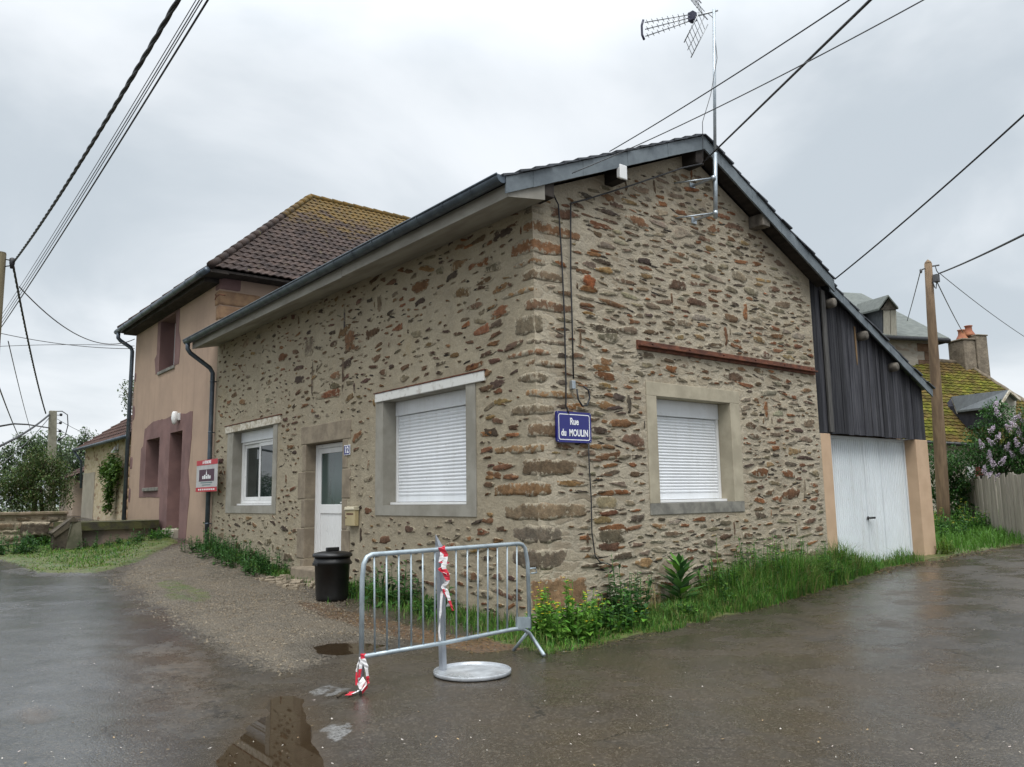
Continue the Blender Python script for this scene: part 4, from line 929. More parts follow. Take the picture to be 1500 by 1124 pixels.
DIRT = poly([(195, 950), (250, 930), (330, 955), (345, 985), (320, 1030), (275, 1055), (235, 1020), (205, 985)])
MOSS = poly([(215, 856), (260, 848), (315, 875), (300, 884), (240, 878)])
LITTER = poly([(430, 880), (480, 884), (560, 905), (650, 930), (760, 935), (775, 952), (700, 958), (620, 945), (540, 925), (470, 905)])
BANK = poly([(-40, 790), (60, 780), (110, 775), (240, 782), (262, 795), (215, 818), (130, 842), (60, 840), (0, 822), (-40, 815)])
VERGE = np.array([[-.62, .5], [-.75, -.5], [-.7, -.92], [.1, -.98], [1.2, -1.0], [2.6, -.95], [4.5, -.85], [6.4, -.55], [7.6, -.3], [9.6, -.5], [10.4, -.42], [11.2, -.55], [13.4, -.75], [17, 0.3], [26, 2.6], [30, 8], [18, 10], [10.3, .4], [6.3, .2], [.1, .2], [.0, 1.5]])
VERGE[-2:] = [[.1, .2], [-.1, .4]]
PUD = poly([(300, 1140), (312, 1092), (345, 1062), (372, 1045), (380, 1022), (405, 1014), (440, 1012), (462, 1022), (470, 1045), (478, 1075), (492, 1100), (497, 1140)])
PUD2 = poly([(455, 945), (480, 937), (530, 938), (560, 944), (535, 957), (490, 960), (462, 957)])
POT = poly([(22, 1042), (45, 1034), (75, 1040), (80, 1052), (50, 1060), (25, 1054)])
PALE = poly([(470, 1066), (488, 1056), (515, 1058), (522, 1070), (505, 1086), (480, 1086)])
PALE2 = poly([(455, 1012), (480, 1004), (510, 1010), (490, 1020), (462, 1018)])
DARK1 = poly([(60, 880), (110, 868), (190, 892), (260, 918), (330, 958), (420, 985), (480, 975), (440, 1000), (330, 985), (230, 950), (140, 905)])
GLEAM = poly([(100, 890), (135, 893), (175, 930), (165, 945), (120, 925)])
STREET = poly([(-100, 815), (60, 842), (150, 850), (215, 885), (290, 940), (210, 960), (230, 1040), (290, 1140), (-200, 1140)])
def lines(a, b, d, out0, out1, k):
    m = np.arange(a, b + 1e-6, d); lo = a - np.geomspace(d * 1.5, a - out0, k)[::-1]; hi = b + np.geomspace(d * 1.5, out1 - b, k); return np.concatenate([lo, m, hi])
xs = lines(-7.0, 13.0, .075, -160, 220, 34); ys = lines(-5.0, 17.0, .075, -70, 240, 34)
X, Y = np.meshgrid(xs, ys, indexing='ij')
Z = ground_np(X, Y)
near = sstep(26, 14, np.hypot(X, Y - 4))
wob = (fbm(X, Y, 1.1, 5) - .5) * .5
zg = sstep(.55, -.45, sdist(X, Y, GRAVEL) + wob * .9); zd = .62 * sstep(.5, -.4, sdist(X, Y, DIRT) + wob); zm = np.maximum(sstep(.25, -.3, sdist(X, Y, BANK) + wob * .6), sstep(.15, -.15, sdist(X, Y, MOSS) + wob * 1.3) * .55)
zv = sstep(.08, -.12, sdist(X, Y, VERGE) + wob * .25); zl = sstep(.1, -.15, sdist(X, Y, LITTER) + wob * .6)
zp = sstep(.16, -.25, sdist(X, Y, PUD) + wob * .22); zp2 = sstep(.05, -.1, sdist(X, Y, PUD2) + wob * .2)
zpot = sstep(.06, -.06, sdist(X, Y, POT) + wob * .3); zpale = np.maximum(sstep(.03, -.05, sdist(X, Y, PALE) + wob * .22), sstep(.03, -.04, sdist(X, Y, PALE2) + wob * .3) * .7)
zdark = np.maximum(sstep(.25, -.2, sdist(X, Y, DARK1) + wob), .9 * sstep(.42, .0, np.minimum(sdist(X, Y, PUD), sdist(X, Y, PUD2)) + wob * .6)); zst = sstep(.6, -.6, sdist(X, Y, STREET) + wob * 2.0); zgl = sstep(.4, -.2, sdist(X, Y, GLEAM) + wob * 1.2)
far_grass = np.maximum(sstep(4, 8, np.abs(X - 0) - 60), 0) + ((Y > 17) & (X < -.5)) * sstep(17, 19, Y) + ((X > 10.5) & (Y > .5))
zm = np.clip(np.maximum(zm, np.maximum(far_grass, zv)), 0, 1)
Z = Z + near * ((fbm(X, Y, .8, 20) - .5) * .018 + (fbm(X, Y, 3.2, 53) - .5) * .012 + (fbm(X, Y, 7, 33) - .5) * (.006 + .022 * zg + .02 * zd + .03 * zm)) - .026 * zp - .03 * zp2 - .03 * zpot + .05 * zm * near * (fbm(X, Y, 2.2, 40))
nx_, ny_ = X.shape
me = bpy.data.meshes.new('ground')
V = np.stack([X.ravel(), Y.ravel(), Z.ravel()], 1)
I = np.arange(nx_ * ny_).reshape(nx_, ny_)
Fq = np.stack([I[:-1, :-1].ravel(), I[1:, :-1].ravel(), I[1:, 1:].ravel(), I[:-1, 1:].ravel()], 1)
me.vertices.add(len(V)); me.vertices.foreach_set('co', V.ravel().astype(np.float32)); me.loops.add(Fq.size); me.loops.foreach_set('vertex_index', Fq.ravel().astype(np.int32))
me.polygons.add(len(Fq)); me.polygons.foreach_set('loop_start', np.arange(0, Fq.size, 4, dtype=np.int32)); me.polygons.foreach_set('loop_total', np.full(len(Fq), 4, np.int32)); me.polygons.foreach_set('use_smooth', np.ones(len(Fq), bool))
me.update(calc_edges=True); me.validate()
for nm, (r_, g_, b_) in (('Zone', (zg, np.maximum(zd, zl), zm)), ('ZoneB', (np.clip(zp + zp2 + zpot, 0, 1), zpale, zdark)), ('ZoneC', (zst, zl, zgl))):
    ca = me.color_attributes.new(nm, 'FLOAT_COLOR', 'POINT'); arr = np.ones((len(V), 4), np.float32); arr[:, 0] = r_.ravel(); arr[:, 1] = g_.ravel(); arr[:, 2] = b_.ravel(); ca.data.foreach_set('color', arr.ravel())
t = NT('wet_road_and_verge')
Zc = t.attr('Zone'); Zb = t.attr('ZoneB'); Zs = t.attr('ZoneC')
nb1 = t.noise(3.2, 6, .65); nb2 = t.noise(.7, 5, .6); grit = t.noise(90, 3, .6); peb = t.voro(70, 'F1', None, 'Color'); pd = t.voro(70, 'F1')
asp = t.mix(t.ramp(nb2, .35, .65), (.050, .039, .027), (.037, .030, .023))
asp = t.mix(t.ramp(nb1, .45, .7, 0, .6), asp, (.044, .038, .031))
street = t.mix(t.ramp(nb1, .35, .7), (.058, .057, .055), (.043, .043, .043))
asp = t.mix(t.sep(Zs, 0), asp, street)
agg = t.sep(peb, 0)
wv_ = t.n.new('ShaderNodeTexNoise'); wv_.inputs['Scale'].default_value = 1.5; wv_.inputs['Detail'].default_value = 5; t.lk(t.co, wv_.inputs['Vector']); vm_ = t.n.new('ShaderNodeVectorMath'); vm_.operation = 'MULTIPLY_ADD'; t.lk(wv_.outputs['Color'], vm_.inputs[0]); vm_.inputs[1].default_value = (.9, .9, .9); t.lk(t.co, vm_.inputs[2])
crk = t.voro(.55, 'DISTANCE_TO_EDGE', vm_.outputs[0]); crm = t.math('MULTIPLY', t.ramp(crk, .010, .002), t.ramp(t.noise(.6, 3), .48, .56, 0, .75)); asp = t.mix(crm, asp, (.012, .011, .010))
pt_ = t.sep(t.voro(.35, 'F1', vm_.outputs[0], 'Color'), 0); asp = t.mix(t.ramp(pt_, .72, .76, 0, .35), asp, (.030, .029, .028))
asp = t.mix(t.math('MULTIPLY', t.ramp(agg, .70, .95), .5), asp, (.125, .105, .08)); asp = t.mix(t.ramp(grit, .55, .75, 0, .5), asp, (.016, .015, .014))
def zf(s, amt=.5, a=.4, b=.6): return t.ramp(t.math('ADD', s, t.math('MULTIPLY', t.math('SUBTRACT', t.noise(7, 5, .7), .5), amt)), a, b)
gp = t.voro(38, 'F1', None, 'Color'); gd = t.voro(38, 'F1')
grav = t.mix(t.sep(gp, 1), (.14, .116, .08), (.215, .182, .13)); grav = t.mix(t.ramp(gd, .012, .020, 0, .55), grav, (.07, .055, .04)); grav = t.mix(t.ramp(nb1, .4, .7, 0, .6), grav, (.12, .095, .062)); grav = t.mix(t.ramp(t.noise(1.3, 6, .7), .44, .58, 0, .8), grav, t.mix(t.ramp(t.noise(16, 5, .7), .4, .6), (.07, .056, .04), (.12, .098, .068)))
gm = t.ramp(t.math('ADD', t.sep(Zc, 0), t.math('ADD', t.math('MULTIPLY', t.math('SUBTRACT', t.noise(7, 6, .75), .5), 1.3), t.math('MULTIPLY', t.math('SUBTRACT', t.sep(gp, 2), .5), .5))), .42, .72)
c = t.mix(gm, asp, grav)
dirt = t.mix(t.ramp(t.noise(20, 5, .7), .35, .65), (.05, .035, .023), (.085, .06, .038)); dm_ = zf(t.sep(Zc, 1), 1.5, .35, .95)
c = t.mix(dm_, c, dirt)
lit = t.mix(t.ramp(t.voro(45, 'F1', None, 'Distance'), .1, .5), (.22, .10, .03), (.09, .06, .035)); c = t.mix(t.math('MULTIPLY', zf(t.sep(Zs, 1), .9, .4, .8), .75), c, lit)
soil = t.mix(t.ramp(t.noise(4, 5, .7), .38, .6), (.06, .095, .018), (.095, .10, .03)); soil = t.mix(t.ramp(t.noise(13, 4, .7), .5, .7), soil, (.05, .038, .024)); mm = zf(t.sep(Zc, 2), 1.4, .38, .66)
c = t.mix(mm, c, soil)
c = t.mix(t.math('MULTIPLY', t.sep(Zb, 2), .45), c, t.mix(1., c, (.45, .46, .48), 'MULTIPLY'))
c = t.mix(t.math('MULTIPLY', zf(t.sep(Zb, 1), 2.6, .45, .85), .8), c, t.mix(t.ramp(t.noise(45, 5, .75), .38, .58), (.06, .06, .06), (.24, .24, .235)))
c = t.mix(t.math('MULTIPLY', t.sep(Zb, 0), .65), c, (.055, .036, .02))
t.color(c)
wet = t.ramp(t.noise(1.1, 6, .62), .40, .62); wet2 = t.ramp(t.noise(5, 4, .6), .35, .65, -.06, .06)
r = t.math('ADD', t.math('MULTIPLY', wet, .24), .15)
r = t.math('ADD', r, wet2)
r = t.math('SUBTRACT', r, t.math('MULTIPLY', t.sep(Zs, 0), .16))
r = t.math('SUBTRACT', r, t.math('MULTIPLY', t.sep(Zs, 2), .08))
dry = t.math('MAXIMUM', t.math('MAXIMUM', gm, dm_), mm)
rm = t.n.new('ShaderNodeMix'); t.lk(dry, rm.inputs[0]); t.lk(r, rm.inputs[2]); t.lk(t.ramp(t.noise(1.3, 6, .7), .44, .58, .8, .34), rm.inputs[3])
t.rough(t.math('MAXIMUM', rm.outputs[0], .07)); t.val(t.b.inputs['Specular IOR Level'], t.math('ADD', t.math('MULTIPLY', t.sep(Zs, 0), .12), .46))
b = t.bump(t.math('MULTIPLY', pd, -1), .25, .006); b = t.bump(grit, .3, .004, b)
hb = t.math('MULTIPLY', t.math('MULTIPLY', gd, -1), gm); t.bump(hb, 1.0, .03, b)
me.materials.append(t.m)
g = bpy.data.objects.new('ground', me); COL.objects.link(g); kind(g, 'structure')
# standing water
t = NT('muddy_water'); t.color((.034, .022, .012)); t.rough(.015); t.set('IOR', 1.33); t.set('Specular IOR Level', .8); t.set('Alpha', .82); WATER = t.m
def water(pl, z, grow, name):
    c_ = pl.mean(0); q = [(c_ + (p - c_) * grow) for p in pl]; mb = MB()
    tri = tessellate_polygon([[Vector((x, y, 0)) for x, y in q]]); mb.add([(x, y, z) for x, y in q], [tuple(a) for a in tri]); kind(obj(name, mb, WATER), 'structure')
def zmean(pl): return float(np.mean([gz(*p) for p in pl]))
water(PUD, zmean(PUD) - .017, 1.12, 'puddle_water'); water(PUD2, zmean(PUD2) - .014, 1.1, 'puddle_water')

# ================================================================== vegetation
GRASSM = leaf_mat('grass_blades', (1, 1, 1), .3); LEAFM = leaf_mat('leaves', (1, 1, 1), .25)
BARK = pmat('bark', (.09, .07, .05), (.05, .04, .03), 10, .9, .5, 40, .01)
def blade(mb, p, h, w, lean, col):
    a = rnd.random() * 6.283; d = Vector((math.cos(a), math.sin(a), 0)); s = Vector((-d.y, d.x, 0)) * w / 2; p = Vector(p)
    m = p + d * lean * .35 * h + Vector((0, 0, h * .6)); tp_ = p + d * lean * h + Vector((0, 0, h * (1 - .35 * lean)))
    k = rnd.uniform(.7, 1.3); c = tuple(x * k for x in col)
    mb.add([p - s, p + s, m + s * .7, m - s * .7, tp_], [(0, 1, 2, 3), (3, 2, 4)], c)
def inpoly(x, y, pl): return float(sdist(np.array([x]), np.array([y]), pl)[0])
G1 = [(.06, .17, .024), (.085, .21, .03), (.13, .22, .042), (.045, .125, .026)]
mb = MB()
n = 0
cand = np.random.RandomState(4).rand(44000, 2)
cx_ = -.75 + cand[:, 0] * 9.6; cy_ = -1.05 + cand[:, 1] * 1.2
dd = sdist(cx_, cy_, VERGE) + (fbm(cx_, cy_, 1.9, 61) - .5) * .55 * sstep(-.35, -.7, cy_); dens = fbm(cx_, cy_, 1.6, 77); hues = fbm(cx_, cy_, 2.3, 91)
for x, y, d, q, hue in zip(cx_, cy_, dd, dens, hues):
    if d > -.02 or (y > 0 and x > -.05): continue
    if x < .2 and rnd.random() < .55: continue
    if x > 7.2 and rnd.random() < .6: continue
    tall = (.20 + .30 * min(1, max(0, (x - 1.5) / 2)) * (1 if x < 6.6 else .45)) * (.35 + 1.2 * q) * (.45 + .65 * min(1, -d / .35))
    if x < 1.3: tall *= .8
    h = tall * rnd.uniform(.45, 1.3); col = rnd.choice(G1); col = (.24, .20, .09) if rnd.random() < .07 + .25 * max(0, hue - .6) else (tuple(a_ * (.7 + .75 * hue) for a_ in col) if rnd.random() < .8 else (.14, .19, .05)); blade(mb, (x, y, gz(x, y) - .01), h, rnd.uniform(.005, .013), rnd.uniform(.1, 1.0), col)
kind(obj('grass', mb, GRASSM), 'stuff')
mb = MB()     # right verge past the garage
cand = np.random.RandomState(5).rand(30000, 2); cx_ = 10.2 + cand[:, 0] * 14; cy_ = -.9 + cand[:, 1] * 6.5
dd = sdist(cx_, cy_, VERGE)
for x, y, d in zip(cx_, cy_, dd):
    if d > -.03: continue
    h = rnd.uniform(.12, .38) * min(1, .35 + -d / .6); blade(mb, (x, y, gz(x, y) - .01), h, rnd.uniform(.010, .022), rnd.uniform(.1, .9), rnd.choice([(.08, .20, .025), (.11, .23, .04), (.065, .16, .025)]))
kind(obj('grass', mb, GRASSM), 'stuff')
mb = MB()     # left bank, short and yellowish
cand = np.random.RandomState(6).rand(26000, 2); bx0, by0 = BANK.min(0); bx1, by1 = BANK.max(0)
cx_ = bx0 + cand[:, 0] * (bx1 - bx0); cy_ = by0 + cand[:, 1] * (by1 - by0); dd = sdist(cx_, cy_, BANK)
for x, y, d in zip(cx_, cy_, dd):
    if d > -.02 or (x > -.05): continue
    f = min(1, max(0, -d / 1.1)); col = rnd.choice(G1[1:]) if rnd.random() < .25 + .6 * f else rnd.choice([(.12, .18, .03), (.16, .17, .045), (.10, .17, .025)])
    blade(mb, (x, y, gz(x, y) - .01), rnd.uniform(.03, .08) * (.7 + 1.0 * f), rnd.uniform(.012, .025), rnd.uniform(.2, 1), col)
kind(obj('grass', mb, GRASSM), 'stuff')
mb = MB()     # thin strip under the street front
for i in range(9000):
    y = rnd.uniform(.15, 11.5); x = -abs(rnd.gauss(0, .28)) - .03
    if 4.9 < y < 6.8 and rnd.random() < .85: continue
    if y > 4.5 and x < -.5: continue
    s = 1.0 if y < 4.5 else .75
    blade(mb, (x, y, gz(x, y) - .01), rnd.uniform(.06, .30) * s * math.exp(x * 1.0), rnd.uniform(.007, .014), rnd.uniform(.1, .8), rnd.choice(G1 + [(.12, .13, .05)]))
kind(obj('grass', mb, GRASSM), 'stuff')

def leaf(mb, p, d, L, w, col, fold=.25):
    d = d.normalized(); s = d.cross(Vector((0, 0, 1))); s = s.normalized() if s.length > 1e-3 else Vector((1, 0, 0)); n_ = s.cross(d)
    m = p + d * L * .5 - n_ * L * .08; e = p + d * L - n_ * L * .2
    mb.add([p, m + s * w / 2 + n_ * fold * w, e, m - s * w / 2 + n_ * fold * w, m], [(0, 4, 2, 1), (0, 3, 2, 4)], col)
def rdir(up=.0):
    while True:
        v = Vector((rnd.uniform(-1, 1), rnd.uniform(-1, 1), rnd.uniform(-1, 1)))
        if .05 < v.length < 1: return (v.normalized() + Vector((0, 0, up))).normalized()
def herb(name, label, cat, base, stems, h, spread, lsize, lw, cols, flowers=None, group=None, per=9, lean=.4, side=None):
    base = Vector(base); root = thing(name, label, cat, base, group); st = MB(); lf = MB(); fl = MB()
    for i in range(stems):
        a = rnd.random() * 6.283; r = spread * math.sqrt(rnd.random()); dx, dy = math.cos(a) * r, math.sin(a) * r
        b = base + Vector((dx, dy, 0))
        if side: b += Vector(side) * 0
        b.z = gz(b.x, b.y) - .01; hh = h * rnd.uniform(.55, 1.1) * (1.1 - .5 * r / max(spread, .01)); tdir = Vector((dx, dy, 0)) * lean * rnd.uniform(.4, 1.4) / max(spread, .05) * hh * .5
        if b.y + tdir.y > -.03 and b.x > 0 and base.y < .2: tdir.y = min(tdir.y, -.03 - b.y)
        tp_ = b + tdir + Vector((0, 0, hh)); st.tube([b, b.lerp(tp_, .5) + Vector((0, 0, hh * .06)), tp_], [.006, .005, .003], 5, rnd.choice(cols))
        for k in range(per):
            f = (k + .6) / per; p = b.lerp(tp_, f); dv = rdir(.15); dv.z = abs(dv.z) * .5 - .05; c = rnd.choice(cols); kk = rnd.uniform(.7, 1.35)
            leaf(lf, p, dv, lsize * rnd.uniform(.6, 1.25) * (1.15 - .5 * f), lw * rnd.uniform(.7, 1.2) * (1.15 - .5 * f), tuple(x * kk for x in c))
        if flowers and rnd.random() < flowers[1]:
            for j in range(flowers[2]):
                c0 = tp_ + Vector((rnd.gauss(0, .03), rnd.gauss(0, .03), rnd.gauss(.01, .02)))
                for q in range(4):
                    a = q * 1.571 + rnd.random(); leaf(fl, c0, Vector((math.cos(a), math.sin(a), .4)), flowers[3], flowers[3] * .8, flowers[0], 0)
    obj('stem', st, LEAFM, root); obj('foliage', lf, LEAFM, root)
    if fl.v: obj('flower', fl, LEAFM, root)
    return root
DG = [(.035, .10, .024), (.05, .13, .03), (.07, .16, .04), (.03, .08, .025)]; BG = [(.09, .22, .025), (.12, .24, .035), (.07, .18, .025)]
def at(px, py): p = gpt(px, py); return p
herb('celandine', 'bright green weed with yellow flowers at the foot of the stone corner', 'plant', (.0, -.42, 0), 60, .66, .42, .12, .095, BG, ((.65, .50, .03), .55, 2, .026), None, 9)
herb('celandine', 'low green weed with a few yellow flowers beneath the hanging black cable', 'plant', (.72, -.46, 0), 46, .46, .42, .11, .08, BG + DG, ((.65, .50, .03), .2, 1, .024), None, 9)
herb('cow_parsley', 'dark leafy weed topped with small white flower heads against the gable', 'plant', (1.12, -.26, 0), 34, .82, .30, .12, .07, DG, ((.55, .58, .45), .5, 4, .02), None, 12)
herb('tall_nettle', 'tall nettle clump standing highest in the grass under the gable window', 'plant', (3.95, -.30, 0), 40, 1.02, .36, .12, .05, DG + BG, None, None, 16, .25)
herb('tall_nettle', 'feathery green nettle just left of the tallest clump by the gable', 'plant', (3.0, -.3, 0), 26, .8, .26, .11, .045, DG + BG, None, None, 14, .25)
herb('tall_nettle', 'nettle clump near the left edge of the white garage door', 'plant', (5.3, -.3, 0), 36, .7, .42, .11, .05, DG + BG, None, None, 12, .3)
for k_, (x_, y_, h_, lab_) in enumerate(((2.75, -.5, .34, 'small leafy weed in the grass just right of the foxglove'), (3.5, -.62, .36, 'small leafy weed at the road edge below the tall nettle'), (4.6, -.45, .5, 'leafy weed between the tall nettle and the garage door'), (6.1, -.35, .42, 'leafy weed in the grass at the left garage jamb'), (1.75, -.62, .3, 'low leafy weed at the road edge below the dry straw tuft'))):
    herb('leafy_weed', lab_, 'plant', (x_, y_, 0), 16, h_, .24, .10, .07, BG + DG, None, 'small weeds in the gable grass', 9, .35)
# foxglove rosette
p = Vector((2.15, -.3, gz(2.15, -.3))); rt = thing('foxglove', 'broad leaved foxglove rosette growing under the gable window', 'plant', p); lf = MB(); st = MB()
st.tube([p, p + Vector((0, -.02, .62))], [.014, .006], 6, (.05, .1, .03))
for k in range(34):
    f = k / 34; a = k * 2.4; q = p + Vector((0, -.02 * f, .12 + .5 * f)); dv = Vector((math.cos(a), math.sin(a), .5 + .9 * f)); L = .44 * (1 - .45 * f); c = rnd.choice(DG + BG[:1]); leaf(lf, q, dv, L, L * .34, c, .12)
obj('stem', st, LEAFM, rt); obj('foliage', lf, LEAFM, rt)
mb = MB()
p0 = Vector((1.5, -.3, gz(1.5, -.3)))
for k in range(80): q = p0 + Vector((rnd.gauss(0, .14), rnd.gauss(0, .06), 0)); blade(mb, q, rnd.uniform(.3, .68), .006, rnd.uniform(.05, .4), (.30, .24, .11))
tag(obj('dry_grass', mb, GRASSM), 'tuft of dry straw coloured grass by the gable wall', 'grass tuft')
# nettles under the street front
for i, (y, x, h, n_, lab) in enumerate(((7.5, -.32, .46, 40, 'dark green nettle clump nearest the door on its left'), (8.7, -.38, .5, 44, 'dark green nettle clump beneath the sliding window'), (9.9, -.36, .48, 40, 'dark green nettle clump beneath the left end of the sliding window'), (11.0, -.36, .5, 30, 'green weed clump around the foot of the grey downpipe'))):
    herb('nettle_clump', lab, 'plant', (x, y, 0), n_, h, .5, .10, .055, DG, None, 'nettles along the street front', 10, .3)
herb('dock_plant', 'big leaved dock plant behind the left half of the crowd barrier', 'plant', (-.25, 2.9, 0), 20, .62, .36, .2, .065, DG, None, None, 9, .35)
herb('dock_plant', 'dock plant behind the middle of the barrier beside the metal post', 'plant', (-.22, 1.75, 0), 14, .42, .3, .2, .06, DG, None, None, 8, .4)
herb('nettle_clump', 'green weed clump between the black dustbin and the barrier', 'plant', (-.25, 3.75, 0), 22, .5, .34, .10, .05, DG, None, 'nettles along the street front', 9, .3)

def crown(lf, centres, n, lsize, cols, squash=1.0, shade=True):
    for (c, r) in centres:
        c = Vector(c)
        for _ in range(int(n * r * r)):
            d = rdir(); rr = r * (rnd.random() ** .42); p = c + Vector((d.x * rr, d.y * rr, d.z * rr * squash))
            q = noise.noise(p * 1.7) ; 
            if q < -.28: continue
            k = rnd.uniform(.65, 1.4); col = rnd.choice(cols); dv = rdir(-.1); leaf(lf, p, dv, lsize * rnd.uniform(.6, 1.3), lsize * .55 * rnd.uniform(.7, 1.2), tuple(x * k for x in col))
def tree(name, label, cat, base, top, centres, n, lsize, cols, tr=.12, group=None, squash=1.0, flowers=None):
    base = Vector(base); root = thing(name, label, cat, base, group); tk = MB(); lf = MB()
    top = Vector(top); tk.tube([base - Vector((0, 0, .1)), base.lerp(top, .5) + Vector((.05, .03, 0)), top], [tr, tr * .75, tr * .4], 8)
    for c, r in centres:
        c = Vector(c); s = base.lerp(top, rnd.uniform(.45, .95)); tk.tube([s, s.lerp(c, .5) + Vector((0, 0, r * .1)), c + Vector((0, 0, r * .3))], [tr * .4, tr * .25, tr * .08], 6)
        for _ in range(5): e_ = c + rdir() * r * .9; tk.tube([c.lerp(s, .2), e_], [tr * .14, tr * .03], 4)
    obj('trunk', tk, BARK, root); crown(lf, centres, n, lsize, cols, squash); obj('crown', lf, LEAFM, root)
    if flowers:
        fl = MB()
        for c in flowers[0]:
            c = Vector(c); ax_ = rdir(1.2)
            for _ in range(140):
                f = rnd.random(); p = c + ax_ * (f - .3) * flowers[2] + rdir() * flowers[2] * .32 * (1 - .75 * f); k = rnd.uniform(.8, 1.2); leaf(fl, p, rdir(), flowers[2] * .16, flowers[2] * .13, tuple(x * k for x in flowers[1]), 0)
        obj('blossom', fl, LEAFM, root)
    return root
TG = [(.09, .14, .065), (.12, .175, .085), (.15, .19, .095), (.08, .12, .07)]
def cl(lst, Yp): return [((lambda q: (q.x, q.y, q.z))(ony(px, py, Yp)), r) for px, py, r in lst]
# bush by the low wall, trees behind it
b_ = ony(62, 752, 19.5); tree('bush', 'bushy shrub with brownish twigs behind the low stone wall on the left', 'bush', (b_.x, b_.y, gz(b_.x, b_.y)), ony(60, 710, 19.5), cl([(55, 700, .75), (30, 712, .6), (78, 702, .65), (60, 680, .6), (45, 725, .7), (20, 735, .6), (80, 730, .55), (-15, 720, .7), (-30, 735, .8)], 19.5), 3900, .08, [(.075, .125, .035), (.09, .14, .04), (.12, .12, .05), (.06, .10, .03)], .06)
b_ = ony(50, 750, 31); tree('tree', 'loose grey green tree behind the concrete pole on the left', 'tree', (b_.x, b_.y, gz(b_.x, b_.y)), ony(50, 690, 31), cl([(40, 668, .95), (60, 655, .8), (25, 690, .9), (85, 660, .8), (0, 690, .9), (55, 690, 1.1), (8, 660, .35), (36, 643, .4)], 31), 1500, .14, TG, .12)
b_ = ony(108, 750, 36); tree('tree', 'pale leaved tree rising above the far stone house on the left', 'tree', (b_.x, b_.y, gz(b_.x, b_.y)), ony(108, 690, 36), cl([(105, 668, .95), (125, 655, .75), (130, 640, .45), (95, 690, .9), (115, 690, .9), (78, 680, .8), (126, 630, .25)], 36), 1500, .15, TG + [(.07, .10, .06)], .14)
b_ = onx(188, 760, 1.4); tree('tree', 'tall tree whose leafy edge shows beside the peach house wall', 'tree', (b_.x + 1.5, b_.y + 6, .9), (b_.x + 1.5, b_.y + 6, 5), [(P(193, 572, 42), .65), (P(196, 590, 42), .6), (P(206, 575, 42), 1.0), (P(215, 600, 42), 1.2)], 380, .17, [(.07, .11, .04), (.09, .13, .05)], .15)
# far hedge masses on the horizon
lf = MB(); crown(lf, [((x, 48 + rnd.uniform(-4, 4), 1.6 + rnd.uniform(-.3, .6)), rnd.uniform(1.4, 2.4)) for x in np.arange(-34, 4, 1.9)], 70, .34, TG, .8); crown(lf, [((34 + rnd.uniform(0, 6), y, 1.8), rnd.uniform(1.6, 2.6)) for y in np.arange(-34, 6, 2.2)], 60, .36, TG, .8)
crown(lf, [((x, -40 + rnd.uniform(-3, 3), 1.6), rnd.uniform(1.5, 2.6)) for x in np.arange(-60, 40, 3.0)], 40, .4, TG, .8)
kind(obj('distant_hedge', lf, LEAFM), 'stuff')

# ================================================================== left background
FARH = thing('far_stone_house', 'far stone house with red brown roof and ivy beyond the peach house', 'house', (.3, 24, .8))
t = NT('sandy_rubble'); bw = t.voro(4.2, 'F1', t.map((1, 1, 2.2)), 'Color'); be = t.voro(4.2, 'DISTANCE_TO_EDGE', t.map((1, 1, 2.2)))
c = t.mix(t.sep(bw, 0), (.40, .31, .19), (.52, .43, .29)); c = t.mix(t.ramp(be, .06, .02), c, (.45, .39, .29)); c = t.mix(t.ramp(t.sep(bw, 1), .82, .9, 0, .8), c, (.2, .11, .06)); t.color(c); t.rough(.9); t.bump(be, .6, .03); SANDY = t.m
FX = .3; e0, e1 = onx(187, 646, FX - .25), onx(121, 661, FX - .25)
hw0 = 19.9; hw1 = 27.6; EZ = 3.72
mb = MB(); mb.box(FX, 7, hw0, hw1, -.2, EZ); obj('wall', mb, SANDY, FARH)
mb = MB()
for k in range(9): rough_block(mb, FX - .03, FX + .3, 20.3, 20.3 + (.95 if k % 2 else .65), .75 + k * .34, 1.03 + k * .34, (.7, .5, .4) if k % 3 else (.5, .36, .3), 0, .015, .1)
obj('quoin', mb, QSTONE, FARH)
mb = MB(); tiled(mb, (FX - .3, 19.6, EZ - .02), (FX - .3, hw1 + .25, EZ - .02), (FX + 2.6, 19.6, EZ + 2.3), (FX + 2.6, hw1 - 3.6, EZ + 2.3), 12, .24, .02, .04); tiled(mb, (FX - .3, hw1 + .25, EZ - .02), (7, hw1 + .25, EZ - .02), (FX + 2.6, hw1 - 3.6, EZ + 2.3), (5, hw1 - 3.6, EZ + 2.3), 12, .24, .02, .04)
RT = pmat('red_brown_tiles', (.085, .048, .038), (.055, .036, .032), 3, .8, .3, 30, .01, use_col=True); obj('roof', mb, RT, FARH)
mb = MB(); mb.tube([(FX - .36, y, EZ - .06) for y in (19.7, 23, 27.8)], .06, 8); mb.tube([(FX - .36, 27.75, EZ - .1), (FX - .1, 27.7, EZ - .5), (FX - .06, 27.7, 2.2)], .045, 8); obj('gutter', mb, ZINC, FARH)
mb = MB(); mb.box(FX - .02, FX + .02, 25.6, 27.62, .2, 2.75); obj('render_patch', mb, pmat('grey_render', (.36, .32, .26), (.30, .27, .22), 2, .9, .3), FARH)
mb = MB(); q = onx(168, 663, FX - .1); mb.lathe(q, [(.02, .2), (.05, .12), (.13, .0), (.11, -.02)], 12); mb.box(FX - .02, FX + .0, q.y - .06, q.y + .06, q.z + .02, q.z + .3); mb.tube([q + Vector((0, 0, .2)), q + Vector((.1, 0, .24))], .015, 6)
LP = tag(obj('wall_lamp', mb, PVC_W), 'small white lamp on the far stone house above the ivy', 'lamp')
lf = MB(); tk = MB()
iv = thing('ivy', 'bright green climbing ivy on the far stone house wall', 'ivy', onx(164, 745, FX))
